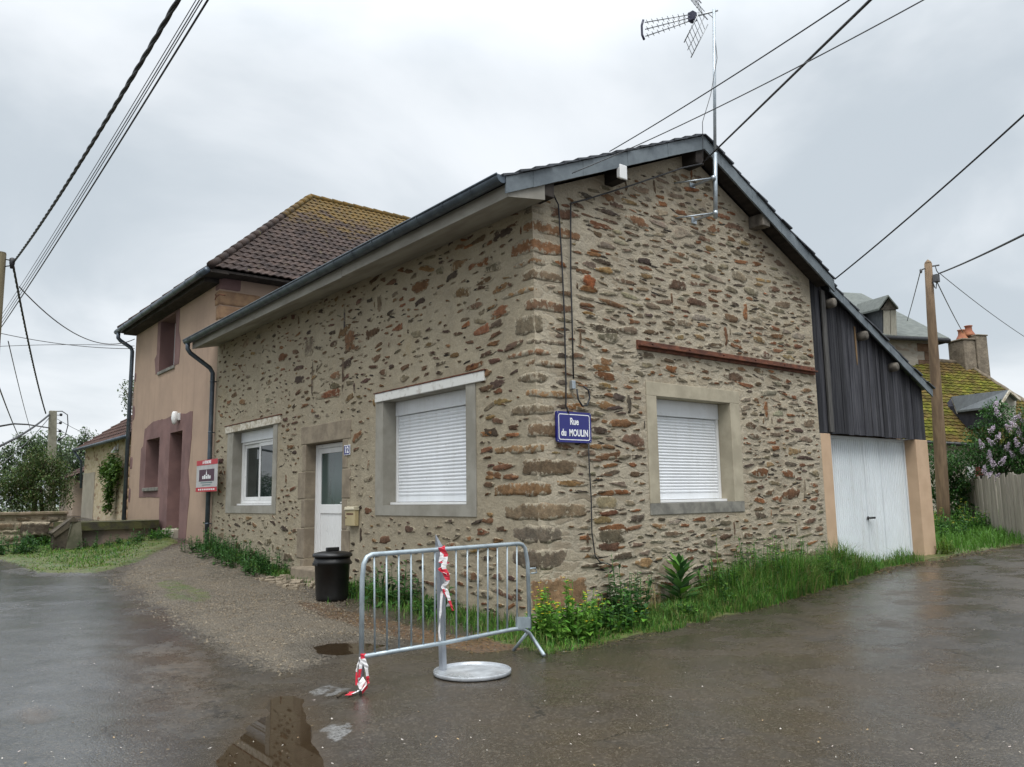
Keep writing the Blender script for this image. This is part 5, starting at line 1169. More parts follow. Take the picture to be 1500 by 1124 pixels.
tk.tube([onx(161, 750, FX - .05), onx(163, 715, FX - .05), onx(166, 690, FX - .07)], .03, 6)
for px, py, r in ((168, 680, .5), (160, 688, .5), (172, 690, .42), (155, 690, .3), (166, 700, .4), (163, 714, .26), (162, 728, .22), (161, 742, .2)):
    c = onx(px, py, FX - .18)
    for _ in range(int(520 * r)):
        p = c + Vector((rnd.gauss(0, .07), rnd.gauss(0, r * .6), rnd.gauss(0, r * .4))); kk = rnd.uniform(.6, 1.3); leaf(lf, p, Vector((-1, rnd.uniform(-1, 1), rnd.uniform(-1, .4))), .13, .10, tuple(x * kk for x in rnd.choice([(.07, .14, .025), (.10, .17, .03), (.05, .10, .02)])))
obj('stem', tk, BARK, iv); obj('foliage', lf, LEAFM, iv)
GATE = thing('gate_wall', 'pale rendered gate wall with open gap and small tiled roof at far left', 'wall', (FX, 30, .9))
mb = MB(); yg0 = onx(107, 720, FX).y; yg1 = onx(88, 720, FX).y
mb.box(FX, FX + .4, yg0, yg1, -.1, onx(98, 702, FX).z); obj('pillar', mb, pmat('pale_pink_render', (.46, .36, .28), (.38, .31, .25), 2, .9, .3), GATE, .02)
mb = MB(); q0 = onx(122, 672, FX - .2); q1 = onx(90, 700, FX - .2); tiled(mb, (FX - .2, 27.9, q1.z), (FX - .2, yg1 + .4, q1.z - .1), (FX + 2.6, 27.9, q1.z + 1.5), (FX + 2.6, yg1 + .4, q1.z + 1.4), 7, .24, .02, .04); obj('roof', mb, RT, GATE)
mb = MB(); mb.box(FX + .05, FX + .25, 27.7, yg0, onx(114, 703, FX).z, onx(114, 703, FX).z + .18); obj('lintel', mb, OLDWOOD, GATE)
lf = MB(); crown(lf, [((2.6, 30.5, 1.5), .9), ((2.6, 32, 1.4), .9), ((2.8, 29, 1.3), .8)], 300, .14, BG); hb_ = tag(obj('hedge', lf, LEAFM), 'bright green hedge seen through the gate gap', 'hedge')
# low stone wall
LWY = 17.2
LWALL = thing('low_stone_wall', 'low rough stone wall at the road edge on the far left', 'wall', ony(40, 795, LWY))
mb = MB(); x0 = ony(-60, 780, LWY).x; x1 = ony(97, 780, LWY).x; zt = ony(50, 751, LWY).z
mb.box(x0, x1, LWY + .05, LWY + .5, -.1, zt - .06)
zz = .25
while zz < zt - .12:
    x = x0; hh = rnd.uniform(.12, .22); hh = min(hh, zt - zz)
    while x < x1 - .1:
        l = min(rnd.uniform(.14, .5), x1 - x); col = rnd.choice([(.26, .19, .125), (.20, .15, .10), (.15, .115, .085), (.30, .235, .16)]); o_ = rnd.uniform(.0, .05); rough_block(mb, x + .02, x + l - .02, LWY + o_, LWY + .4, zz + .02 + rnd.uniform(-.02, .02), zz + hh - .02, col, 1, .035, .06); x += l
    zz += hh
obj('wall', mb, [MORT_L, STONE_L], LWALL)
mb = MB(); mb.box(x0, x1 + .02, LWY - .05, LWY + .55, zt - .06, zt + .02); obj('coping', mb, pmat('mossy_coping', (.26, .2, .15), (.14, .12, .07), 4, .9, .5, 30, .01), LWALL, .02)
SL = thing('stone_slab', 'dark broken stone block lying on the low wall', 'stone', ony(52, 775, LWY - .2)); mb = MB(); q = ony(52, 772, LWY - .3); rough_block(mb, q.x - .3, q.x + .3, q.y - .15, q.y + .3, q.z - .22, q.z + .12, (.1, .08, .06), 0, .04, .07); obj('block', mb, STONE_L, SL)
for k_, (px_, py_, h_, lab_) in enumerate(((92, 806, .5, 'rough green weed between the low wall and the leaning slab'), (60, 800, .45, 'rough green weed under the dark block on the low wall'), (238, 788, .35, 'green weed beside the pale doorstep of the peach house'))):
    herb('rough_weed', lab_, 'plant', Vector(gpt(px_, py_)), 30, h_, .4, .12, .07, DG + BG, None, 'weeds along the trough', 10, .35)
# trough wall with mossy slab
TB = thing('stone_trough', 'rounded rendered stone trough with thick mossy slab top by the plum doorway', 'trough', gpt(180, 800))
TRD = pmat('damp_render', (.22, .17, .14), (.12, .10, .085), 2.2, .9, .4, 30, .012, lo=.4, hi=.6)
q0 = Vector((-1.95, 14.9, 0)); q1 = Vector((-.03, 16.1, 0)); zt = ony(180, 760, 15.4).z
q0 = ony(118, 790, 15.2); q1 = onx(236, 760, -.05); zt = (ony(118, 768, 15.2).z + q1.z) / 2 - .03
dv = Vector((q1.x - q0.x, q1.y - q0.y, 0)); L = dv.length; dv.normalize(); nv = Vector((dv.y, -dv.x, 0))
if nv.y > 0: nv = -nv
o = Vector((q0.x, q0.y, 0))
mb = MB(); pts = [o + dv * s + nv * w_ for s, w_ in ((0, 0), (L * .25, .10), (L * .6, .14), (L * .82, .1), (L * .95, -.05), (L, -.3), (L, -1.3), (0, -1.3))]
mb.prism([p + Vector((0, 0, -.1)) for p in pts], (0, 0, zt - .16 + .1)); obj('wall', mb, TRD, TB, .05, 3)
mb = MB(); pts = [o + dv * s + nv * w_ for s, w_ in ((-.15, .12), (L * .3, .2), (L * .7, .22), (L * .95, .12), (L + .04, -.2), (L + .0, -1.4), (-.15, -1.4))]
mb.prism([p + Vector((0, 0, zt - .158)) for p in pts], (0, 0, .19)); obj('slab', mb, pmat('mossy_slab', (.05, .045, .036), (.085, .085, .035), 3.5, .9, .6, 25, .015), TB, .03, 3)
p0 = ony(108, 802, 14.9); mb = MB(); h0 = ony(108, 765, 14.9).z
mb.prism([p0 + Vector((-.14, 0, 0)), p0 + Vector((.16, 0, 0)), Vector((p0.x + .09, p0.y, h0 - .02)), Vector((p0.x - .07, p0.y, h0))], (0, .22, 0)); UP = tag(obj('standing_stone', mb, pmat('mossy_granite', (.16, .15, .11), (.09, .09, .06), 5, .9, .5, 30, .012), None, .04, 3), 'grey upright stone at the left end of the trough', 'stone')
a0 = ony(80, 785, 15.0); a1 = ony(112, 763, 15.1); mb = MB(); d_ = (a1 - a0); n_ = Vector((-d_.z, 0, d_.x)).normalized()
mb.prism([a0 - n_ * .02, a1 - n_ * .02, a1 + n_ * .10, a0 + n_ * .08], (0, .5, 0)); mb.prism([Vector((a0.x, a0.y + .05, .3)), Vector((a1.x - .05, a0.y + .05, .3)), a1 + Vector((-.05, .0, -.06)), a0 + Vector((0, .05, -.02))], (0, .3, 0)); tag(obj('leaning_slab', mb, pmat('dark_slab', (.06, .05, .04), (.10, .085, .06), 4, .9, .5, 30, .012), None, .02), 'dark sloping stone slab leaning against the upright stone', 'stone')
herb('nettle_clump', 'green weed clump at the foot of the trough by the doorway', 'plant', Vector(gpt(212, 795)), 18, .4, .4, .11, .06, DG, None, 'weeds along the trough', 9, .3)
herb('nettle_clump', 'dark weed clump under the left half of the trough', 'plant', Vector(gpt(140, 803)), 22, .35, .6, .11, .06, DG, None, 'weeds along the trough', 9, .3)
herb('nettle_clump', 'round green weed bush in front of the low stone wall', 'plant', Vector(gpt(22, 812)), 46, .62, .55, .12, .07, DG, None, 'weeds along the trough', 12, .3)
# poles
CP = thing('concrete_pole', 'grey concrete utility pole with insulators behind the shrub', 'pole', ony(74, 745, 26)); q0 = ony(75, 745, 26); q1 = ony(77.5, 602, 26); q0.z = gz(q0.x, q0.y) - .2
CONC = pmat('pole_concrete', (.26, .25, .2), (.19, .18, .14), 5, .9, .3)
mb = MB(); w_ = .12; mb.add([q0 + Vector((a * .16, b * .14, 0)) for a, b in ((-1, -1), (1, -1), (1, 1), (-1, 1))] + [q1 + Vector((a * w_, b * .1, 0)) for a, b in ((-1, -1), (1, -1), (1, 1), (-1, 1))], [(0, 1, 5, 4), (1, 2, 6, 5), (2, 3, 7, 6), (3, 0, 4, 7), (4, 5, 6, 7)]); obj('shaft', mb, CONC, CP, .02)
for k in range(4):
    mb = MB(); z = q1.z - .15 - k * .30; mb.tube([(q1.x + .1, q1.y, z), (q1.x + .30, q1.y, z)], .012, 5); mb.lathe((q1.x + .27, q1.y, z + .02), [(.035, -.05), (.05, -.02), (.05, .03), (.025, .05)], 8); obj('insulator', mb, CABLE, CP)
mb = MB(); mb.tube([q1 + Vector((.0, 0, -.02)), q1 + Vector((.3, 0, .0)), q1 + Vector((.48, 0, -.12)), q1 + Vector((.52, 0, -.5)), q1 + Vector((.45, 0, -.9)), q1 + Vector((.2, 0, -1.1))], .018, 6); obj('jumper', mb, CABLE, CP)
WP = thing('wooden_pole', 'dark wooden utility pole cut by the left edge of the view', 'pole', P(2, 372, 16)); q1 = P(1, 370, 16); mb = MB(); mb.tube([(q1.x, q1.y, gz(q1.x, q1.y) - .2), (q1.x, q1.y, q1.z - .02)], [.13, .10], 14); mb.lathe((q1.x, q1.y, q1.z - .03), [(.1, 0), (.095, .03), (.02, .045)], 14); obj('shaft', mb, pmat('pole_wood_dark', (.12, .10, .06), (.08, .065, .04), 4, .85, .4, 40, .005, stretch=(3, 3, .3)), WP)
mb = MB(); h_ = P(18, 382, 16); mb.tube([q1 + Vector((0, 0, -.12)), h_], .012, 6); mb.tube([q1 + Vector((0, 0, -.3)), h_ + Vector((0, 0, -.1))], .012, 6); mb.lathe(h_, [(.03, -.16), (.05, -.05), (.05, .04), (.02, .06)], 8); obj('bracket', mb, CABLE, WP)
LG = 'overhead cables on the left'
e_ = P(243, 0, 6.5); a_ = P(20, 384, 16); cable(sag(a_, a_ + (e_ - a_) * 1.5, .22, 30), .019, 'thick twisted black cable rising from the left edge pole', twist=True, group=LG)
for i, (x0, y0_, x1, r, lab) in enumerate(((3, 455, 276, .004, 'thinnest overhead wire nearest the thick twisted cable'), (4, 460, 281, .005, 'second thin overhead wire right of the thick twisted cable'), (5, 464, 285, .005, 'third thin overhead wire right of the thick twisted cable'), (6, 468, 293, .009, 'thicker plain black wire rightmost of the left overhead bundle'))):
    a_ = P(x0, y0_, 17); e_ = P(x1, 0, 7); cable(sag(a_ - (e_ - a_) * .3, a_ + (e_ - a_) * 1.5, .16, 30), r, lab, group=LG)
cable(sag(h_, ony(67, 606, 26) , .18), .022, 'twisted black cable dropping from the left edge pole to the concrete pole', twist=True, group=LG)
cable(sag(P(28, 420, 16.2), onx(197, 497, -.06), .55), .012, 'sagging thin cable from the left edge pole to the peach house', CABLE_G, group=LG)
cable(sag(P(-10, 486, 22), onx(197, 511, -.06), .12), .010, 'thin level cable ending lower on the peach house corner', CABLE_G, group=LG)
cable(sag(P(-10, 508, 22), onx(197, 507, -.06), -.05), .008, 'faint level cable just under the other one at the peach house', CABLE_G, group=LG)
cpT = Vector((q0.x, q0.y, 0)); ct = ony(73, 607, 26)
cable(sag(ct, P(-20, 662, 20), .12), .035, 'thick black cable leaving the concrete pole to the left edge', group=LG)
cable([ony(72, 627, 26), P(40, 622, 23), P(20, 621, 21), P(-20, 628, 18)], .022, 'black cable arching left from below the concrete pole top', group=LG)
cable(sag(ony(73, 611, 26), P(-30, 700, 22), .2), .012, 'thin wire falling left from the concrete pole', CABLE_G, group=LG)
cable(sag(P(-4, 560, 15), ony(30, 645, 28), .05), .014, 'thin wire slanting down at the left edge into the tree', CABLE_G, group=LG)
cable(sag(P(12, 500, 15), ony(48, 640, 34), .1), .010, 'faint wire slanting down left of the concrete pole', CABLE_G, group=LG)
for k, (yy, lab) in enumerate(((617, 'faint wire from the upper insulator to the far house'), (631, 'faint wire from the lower insulator to the far house'))): cable(sag(ony(84, yy - 3, 26), onx(160, yy + 30, 2), .1), .009, lab, CABLE_G, group=LG)

# ================================================================== right background
ex = Vector((.92, -.39, 0)).normalized(); ey = Vector((.39, .92, 0)).normalized(); UPV = Vector((0, 0, 1))
SH = thing('slate_house', 'tall stone house with slate roof and dormer behind the garage', 'house', P(1340, 640, 30))
cw = P(1378, 640, 30); ezl = P(1340, 494, 30).z
t = NT('grey_rubble'); bw = t.voro(3.6, 'F1', t.map((1, 1, 2.4)), 'Color'); be = t.voro(3.6, 'DISTANCE_TO_EDGE', t.map((1, 1, 2.4)))
c = t.mix(t.sep(bw, 0), (.27, .245, .20), (.34, .31, .26)); c = t.mix(t.ramp(be, .08, .02), c, (.32, .29, .24)); c = t.mix(t.ramp(t.sep(bw, 1), .82, .95, 0, .5), c, (.2, .13, .09)); t.color(c); t.rough(.92); t.bump(be, .5, .03); GREYR = t.m
def lb(o, a, b, c0): return o + ex * a + ey * b + UPV * (c0 - o.z)
mb = MB(); o = cw
mb.prism([lb(o, 0, 0, -.5), lb(o, -13, 0, -.5), lb(o, -13, 0, ezl), lb(o, 0, 0, ezl)], ey * 9); obj('wall', mb, GREYR, SH)
mb = MB()
for k in range(20):
    z0 = .9 + k * .31; l = .7 if k % 2 else .4; rd = MB(); pts = [lb(o, .015, -.015, z0), lb(o, -l, -.015, z0), lb(o, -l, -.015, z0 + .27), lb(o, .015, -.015, z0 + .27)]
    q = rnd.choice([.9, .65, .5, 1.1]); mb.prism(pts, ey * .3, (q, q * .85, q * .75))
obj('quoin', mb, pmat('brown_quoin', (.28, .21, .155), (.2, .14, .1), 6, .9, .5, 20, .02, use_col=True), SH, .02)
mb = MB(); rr = [onpl(1262, 430, o + ey * 4.5, ey), onpl(1236, 430, o + ey * 4.5, ey)]; rr[1] = rr[0] - ex * 6.5
el, er = lb(o, -13.4, -.4, ezl), lb(o, .4, -.4, ezl); ebr = lb(o, .4, 9.4, ezl); ebl = lb(o, -13.4, 9.4, ezl)
SLG = pmat('weathered_slate', (.11, .12, .105), (.075, .085, .075), 3, .7, .3, 25, .01, stretch=(1, 1, 3)); 
def plate(mb, pts, th, col=(1, 1, 1)): mb.prism(pts, UPV * -th, col)
plate(mb, [el, er, rr[0], rr[1]], .08); plate(mb, [er, ebr, rr[0]], .08); plate(mb, [ebr, ebl, rr[1], rr[0]], .08); plate(mb, [el, rr[1], ebl], .08)
rf = obj('roof', mb, SLG, SH)
mb = MB(); mb.tube([el - UPV * .1, er - UPV * .1], .08, 8); mb.tube([er - UPV * .1, ebr - UPV * .1], .08, 8); obj('gutter', mb, CABLE, SH)
# dormer on it
f0, f1, f2, f3 = P(1293, 495, 29.7), P(1314, 495, 29.7), P(1312.5, 452, 29.7), P(1292, 453, 29.7); bk = P(1256, 447, 33.5) - P(1300, 434, 29.7)
mb = MB(); mb.prism([f0, f1, f2, P(1302, 441, 29.7), f3], bk); dm2 = obj('dormer', mb, pmat('dormer_slate', (.06, .066, .075), (.045, .05, .058), 5, .7, .3), SH)
mb = MB(); off = -ey * .04
mb.prism([P(1294, 492, 29.64), P(1303, 492, 29.64), P(1302.5, 455, 29.64), P(1293.5, 455, 29.64)], off); mb.prism([P(1304, 492, 29.64), P(1312.5, 492, 29.64), P(1311.5, 455, 29.64), P(1303.5, 455, 29.64)], off); obj('shutter', mb, pmat('grey_shutter', (.36, .34, .28), (.28, .265, .22), 8, .8, .3, stretch=(4, 4, .3)), dm2)
mb = MB(); ap = P(1301, 432, 29.4); l_ = P(1287, 452, 29.4); r_ = P(1316, 450, 29.4); plate(mb, [l_, ap, ap + bk, l_ + bk * 1.05], .07); plate(mb, [ap, r_, r_ + bk, ap + bk], .07); obj('roof', mb, SLG, dm2)
mb = MB(); mb.prism([P(1292, 452, 29.6), P(1312, 451, 29.6), P(1301.5, 436, 29.6)], off); mb.prism([P(1290, 454.5, 29.6), P(1314, 453.5, 29.6), P(1314, 451.2, 29.6), P(1290, 452.2, 29.6)], off); obj('gable_trim', mb, PALEWOOD, dm2)
# mossy house
MH = thing('mossy_house', 'cottage with mossy tiled roof small dormer and stone chimney at right', 'house', P(1440, 700, 26))
t = NT('mossy_tiles'); mo = t.ramp(t.noise(.9, 6, .75), .40, .60); c = t.mix(t.ramp(t.noise(6, 5, .7), .35, .65), (.075, .055, .025), (.13, .085, .03)); c = t.mix(mo, c, t.mix(t.ramp(t.noise(5, 5, .7), .4, .62), (.075, .085, .014), (.16, .155, .025))); c = t.mix(1., c, t.attr('Col'), 'MULTIPLY'); t.color(c); t.rough(.95); t.set('Specular IOR Level', .12); t.bump(t.noise(9, 5, .7), .9, .06); MOSSY = t.m
mb = MB(); tiled(mb, P(1300, 643, 26), P(1610, 660, 26), P(1300, 524, 30.5), P(1414, 534, 30.5), 27, .22, .014, .035); obj('roof', mb, MOSSY, MH)
mb = MB(); A_ = P(1614, 662, 26); B_ = P(1414, 533, 30.6); mb.tube([A_.lerp(B_, k / 16) + Vector((0, 0, .02 * (k % 2))) for k in range(17)], .09, 6); mb.tube([P(1300, 523, 30.5), B_], .1, 6); mb.prism([A_, B_, B_ + ey * 5 - UPV * 2.4, A_ + ey * 3], -UPV * .06); obj('ridge', mb, pmat('ridge_mortar', (.2, .16, .12), (.12, .1, .07), 5, .9, .4), MH)
mb = MB(); w0 = P(1300, 646, 26.3); w1 = P(1600, 662, 26.3); mb.prism([Vector((w0.x, w0.y, -.3)), Vector((w1.x, w1.y, -.3)), w1, w0], ey * 5); obj('wall', mb, pmat('pale_lime_wall', (.38, .35, .28), (.32, .29, .23), 2, .9, .3), MH)
mb = MB(); mb.tube([P(1300, 645, 25.9), P(1610, 662, 25.9)], .06, 8); obj('gutter', mb, CABLE, MH)
mb = MB(); a_, b_ = P(1415, 682, 26.2), P(1450, 682, 26.2); mb.prism([a_, b_, P(1450, 702, 26.2), P(1415, 702, 26.2)], -ey * .05); w = obj('window', mb, PVC_W, MH); mb = MB(); mb.prism([P(1429, 684, 26.1), P(1440, 684, 26.1), P(1440, 704, 26.1), P(1429, 704, 26.1)], -ey * .03); obj('shutter', mb, pmat('dark_red_paint', (.2, .03, .03), (.16, .025, .025), 4, .6, 0), w)
CH = MB(); cc_ = P(1421, 545, 30.6); 
Mr = Matrix.Translation(cc_) @ Matrix.Rotation(math.radians(-23), 4, 'Z') @ Matrix.Diagonal((.84, .84, .97, 1))
CH.box(-.66, -.03, -.45, .45, -.8, 1.18, M=Mr); CH.box(.0, .62, -.5, .4, -.9, 1.36, M=Mr); CH.box(-.72, .0, -.5, .5, 1.182, 1.25, M=Mr); CH.box(.002, .66, -.54, .44, 1.362, 1.42, M=Mr)
ch = obj('chimney', CH, pmat('brown_stone_chimney', (.24, .20, .15), (.15, .125, .095), 4, .9, .8, 9, .04), MH, .03)
TERRA = pmat('terracotta', (.34, .15, .08), (.28, .11, .07), 4, .8, .2)
for dx, hz in ((-.27, 1.24), (.14, 1.42)):
    mb = MB(); q = Mr @ Vector((dx, 0, hz)); mb.lathe(q, [(.24, 0), (.20, .08), (.125, .22), (.12, .36), (.155, .39), (.14, .41)], 14); obj('chimney_pot', mb, TERRA, ch)
f0, f1, ap = P(1464, 588, 25.2), P(1489, 583, 25.2), P(1477, 572, 25.2); b0, b1 = P(1464, 625, 25.2), P(1487, 620, 25.2); bk = P(1394, 582, 28) - ap
mb = MB(); mb.prism([b0, b1, f1, ap, f0], bk); dm3 = obj('dormer', mb, pmat('dormer_dark', (.035, .035, .045), (.05, .05, .06), 5, .8, .3), MH)
mb = MB(); mb.prism([P(1465, 624, 25.15), P(1486, 620, 25.15), P(1487, 585, 25.15), P(1477, 577, 25.15), P(1466, 588, 25.15)], off); obj('front', mb, pmat('pale_boards', (.50, .48, .42), (.40, .38, .33), 8, .8, .3, stretch=(4, 4, .3)), dm3)
mb = MB(); l_ = P(1463, 594, 24.9); r_ = P(1493, 584, 24.9); ap2 = P(1477.5, 571, 24.9); lk2 = P(1401, 602, 27.2) - l_; plate(mb, [l_, ap2, ap2 + bk, l_ + lk2], .06); plate(mb, [ap2, r_, r_ + bk, ap2 + bk], .06); obj('roof', mb, pmat('grey_slate_sheet', (.15, .165, .175), (.115, .125, .135), 5, .6, .3), dm3)
mb = MB(); mb.prism([l_, ap2, ap2 - UPV * .09, l_ - UPV * .09], off * 1.4); mb.prism([ap2, r_, r_ - UPV * .09, ap2 - UPV * .09], off * 1.4); mb.prism([l_ + lk2, ap2 + bk, ap2 + bk - UPV * .1, l_ + lk2 - UPV * .1], off); obj('verge_board', mb, LINTEL_WORN, dm3)
# fence
FE = thing('plank_fence', 'weathered grey plank fence under the lilac at right', 'fence', (15, 1, .6)); p0 = gpt(1498, 792); p1 = gpt(1409, 770); d_ = Vector((p1.x - p0.x, p1.y - p0.y, 0)); L = d_.length; d_.normalize(); nn = Vector((-d_.y, d_.x, 0))
FW = pmat('silver_planks', (.33, .30, .255), (.24, .22, .185), 4, .85, .5, 30, .006, use_col=True, stretch=(3, 3, .2)); mb = MB(); s = -2.2
zt0 = onpl(1498, 690, p0, nn).z - p0.z; zt1 = onpl(1410, 701, p0, nn).z - p1.z
while s < L:
    w_ = rnd.uniform(.12, .2); f = s / L; h_ = zt0 * (1 - f) + zt1 * f + rnd.uniform(-.06, .05); b = p0 + d_ * s; b.z = gz(b.x, b.y) - .05; k = rnd.uniform(.82, 1.2)
    if not (.62 < s < .75): tl_ = rnd.gauss(0, .02); a_ = b + d_ * (w_ - .012); o2 = nn * rnd.uniform(-.012, .012); mb.prism([b + o2, a_ + o2, a_ + d_ * tl_ + UPV * (h_ + rnd.uniform(-.02, .02)) + o2, b + d_ * tl_ + UPV * h_ + o2], nn * .022, (k, k, k))
    s += w_
obj('plank_panel', mb, FW, FE)
for s in (-.4, .66, L * .6, L - .1):
    b = p0 + d_ * s + nn * (.10 if nn.dot(Vector(CAM) - p0) < 0 else -.10); mb = MB(); z = gz(b.x, b.y); mb.box(b.x - .05, b.x + .05, b.y - .05, b.y + .05, z - .2, z + zt0 * .93); obj('post', mb, OLDWOOD, FE, .01)
# lilac
q = P(1462, 640, 21); LQ = lambda px, py, r: (P(px, py, 20.5 + rnd.uniform(-.6, .9)), r)
tree('lilac', 'lilac shrub with pale mauve blossom leaning over the plank fence', 'shrub', (q.x, q.y, gz(q.x, q.y)), P(1462, 660, 21), [LQ(*a) for a in ((1440, 640, .45), (1462, 615, .5), (1450, 665, .55), (1480, 640, .6), (1490, 670, .6), (1428, 660, .35), (1500, 620, .5), (1435, 685, .4), (1475, 690, .5), (1505, 650, .6), (1520, 680, .7), (1458, 600, .3))], 3400, .085, DG + [(.05, .085, .03)], .05, None, 1.0,
     ([P(px, py, 20.0 + rnd.uniform(-.2, .3)) for px, py in ((1459, 592), (1461, 605), (1484, 622), (1492, 632), (1497, 617), (1478, 628), (1490, 650), (1452, 648), (1449, 668), (1475, 655), (1455, 680), (1442, 690), (1484, 668), (1498, 660), (1438, 652), (1462, 640), (1468, 676), (1452, 630), (1446, 697), (1457, 700), (1496, 640), (1488, 612))], (.60, .52, .60), .21))
# greenery by the pole and garage corner
gp_ = gpt(1393, 765)
tree('bush', 'dark green bush behind the wooden pole beside the garage', 'bush', (gp_.x + 1.5, gp_.y + .9, gz(gp_.x, gp_.y)), P(1393, 720, 22), [(P(px, py, 21.5 + rnd.uniform(-.4, .6)), r) for px, py, r in ((1378, 680, .45), (1395, 675, .5), (1400, 700, .5), (1380, 705, .5), (1408, 690, .45), (1390, 730, .5), (1410, 720, .4), (1372, 735, .45), (1374, 660, .3), (1403, 745, .4))], 2400, .10, DG + [(.05, .09, .02)], .06)
for i, (px, py, h, n_, sp, lab) in enumerate(((1388, 790, .7, 46, .55, 'leafy weeds with yellow flowers at the foot of the wooden pole'), (1416, 782, .75, 46, .6, 'rounded bright weeds right of the pole in front of the fence'), (1437, 780, .55, 36, .5, 'bright green weeds at the left end of the fence'))):
    b_ = gpt(px, py); herb('weed_clump', lab, 'plant', b_, n_, h, sp, .12, .07, BG + DG, ((.55, .5, .08), .3, 2, .04), 'weeds on the right verge', 12, .3)
b_ = gpt(1373, 812); herb('weed_clump', 'small yellow green weed tuft at the garage pillar corner', 'plant', (10.25, -.15, 0), 18, .4, .22, .07, .045, [(.12, .17, .02), (.09, .15, .02)], None, 'weeds on the right verge', 9, .4)
# wooden pole
UP_ = thing('wooden_pole', 'leaning brown wooden utility pole beside the garage', 'pole', gpt(1384, 778)); b_ = gpt(1384, 778); Dp = float((b_ - Vector(CAM)).dot(Vector(R @ np.array([0, 0, -1.]))))
pts = [b_ - UPV * .2, P(1381.5, 735, Dp), P(1376, 640, Dp), P(1369.5, 540, Dp), P(1364, 460, Dp), P(1359.5, 386, Dp)]; px_ = Dp / FPX
mb = MB(); mb.tube(pts, [9 * px_, 8.8 * px_, 8.2 * px_, 6.9 * px_, 6.0 * px_, 5.1 * px_], 16); mb.lathe(pts[-1], [(5 * px_, -.02), (4.4 * px_, .03), (.6 * px_, .10)], 12)
obj('shaft', mb, pmat('pole_wood_brown', (.235, .165, .105), (.15, .105, .07), 3, .85, .5, 40, .006, stretch=(4, 4, .25)), UP_)
mb = MB(); tq = P(1360, 391, Dp); mb.tube([tq, P(1376, 388.5, Dp - .1)], .02, 6); mb.tube([tq, P(1349, 396, Dp)], .018, 6); mb.lathe(P(1349, 397, Dp), [(.02, -.06), (.035, -.02), (.035, .03), (.015, .05)], 8); obj('bracket', mb, CABLE_G, UP_)
q = P(1371.5, 408, Dp - .12); mb = MB(); mb.box(q.x - .075, q.x + .075, q.y - .06, q.y + .06, q.z - .1, q.z + .1); obj('splice_box', mb, CABLE_G, UP_, .01)
mb = MB(); mb.tube([P(1372, 414, Dp - .15), P(1371, 423, Dp - .15), P(1369, 421, Dp - .15), P(1366, 412, Dp - .1)], .013, 5); mb.tube([P(1370, 390, Dp - .1), P(1372, 397, Dp - .12), P(1375, 401, Dp - .1)], .012, 5); obj('lead', mb, CABLE, UP_)
RG_ = 'overhead cables on the right'; tq = P(1375, 401, Dp)
def far(a, px, py, D, s, r, lab, m=CABLE): a = Vector(a); e = P(px, py, D); cable(sag(a, a + (e - a) * 1.3, s), r, lab, m, group=RG_)
far(tq, 1500, 341, 12, .04, .020, 'black cable from the brown pole rising to the right edge'); far(P(1377, 401, Dp), 1500, 490, 26, .1, .010, 'faint wire from the brown pole sloping down to the right edge', CABLE_G)
cable(sag(P(1372, 412, Dp), P(1411, 488, 30.4), .05), .013, 'faint wire from the brown pole to the cottage chimney', CABLE_G, group=RG_); cable(sag(P(1348.5, 397, Dp), P(1329, 470, 30), .02), .013, 'thin wire from the brown pole bracket down to the slate house', CABLE_G, group=RG_)
far(ony(1223, 409, -.32), 1500, 163, 9, .06, .013, 'black cable from the right roof corner rising to the right edge')
far(ony(1030, 238, -.3), 1275, 0, 6.0, .0, .013, 'dark black cable from the roof ridge up past the antenna mast')
a_ = ony(838, 254, -.36); far(a_, 1330, 0, 6.5, .10, .006, 'thin grey wire crossing before the gable roof edge to top right', CABLE_G)
far(P(893, 222, 12.0), 1236, 0, 7.5, .05, .008, 'thin black wire from behind the roof slope to the top edge')

# ================================================================== small things on the ground
mb = MB(); rs = np.random.RandomState(9)
bx0, by0 = GRAVEL.min(0); bx1, by1 = GRAVEL.max(0); cx_ = bx0 + rs.rand(14000) * (bx1 - bx0); cy_ = by0 + rs.rand(14000) * (by1 - by0); dd = sdist(cx_, cy_, GRAVEL)
for x, y, d in zip(cx_, cy_, dd):
    if d > .25 or x > -.05 or (d > -.1 and rnd.random() < .7): continue
    r = rnd.uniform(.006, .017) * (1.4 if rnd.random() < .06 else 1); z = gz(x, y); c = rnd.choice([(.19, .155, .11), (.16, .128, .09), (.23, .195, .145), (.11, .088, .064)]); 
    if inpoly(x, y, PUD2) < .25: continue
    vs = [Vector((x + r * math.cos(a) * rnd.uniform(.7, 1.2), y + r * math.sin(a) * rnd.uniform(.7, 1.2), z - .002)) for a in np.arange(0, 6.28, 1.26)] + [Vector((x, y, z + r * .7))]
    mb.add(vs, [(k, (k + 1) % 5, 5) for k in range(5)], c)
kind(obj('gravel', mb, pmat('gravel_stones', (1, 1, 1), (.8, .8, .8), 20, .8, .3, 80, .003, use_col=True)), 'stuff')
mb = MB()
for i in range(620):
    px = rnd.uniform(-40, 1540); py = 870 + 254 * rnd.random() ** .8; p = gpt(px, py)
    if inpoly(p.x, p.y, VERGE) < .05 or p.x > 14: continue
    if i % 3: r = rnd.uniform(.004, .010); c = rnd.choice([(.34, .30, .24), (.42, .39, .34), (.2, .15, .1), (.06, .05, .04)])
    else: r = rnd.uniform(.007, .016); c = rnd.choice([(.55, .5, .45), (.35, .25, .14), (.08, .06, .04), (.5, .42, .38)])
    a = rnd.random() * 6.28; u = Vector((math.cos(a), math.sin(a), 0)) * r; v = Vector((-u.y, u.x, 0)) * .55; b = Vector((p.x, p.y, gz(p.x, p.y) + .010)); mb.add([b - u, b - v + UPV * .002, b + u + UPV * .005, b + v + UPV * .002], [(0, 1, 2, 3)], c)
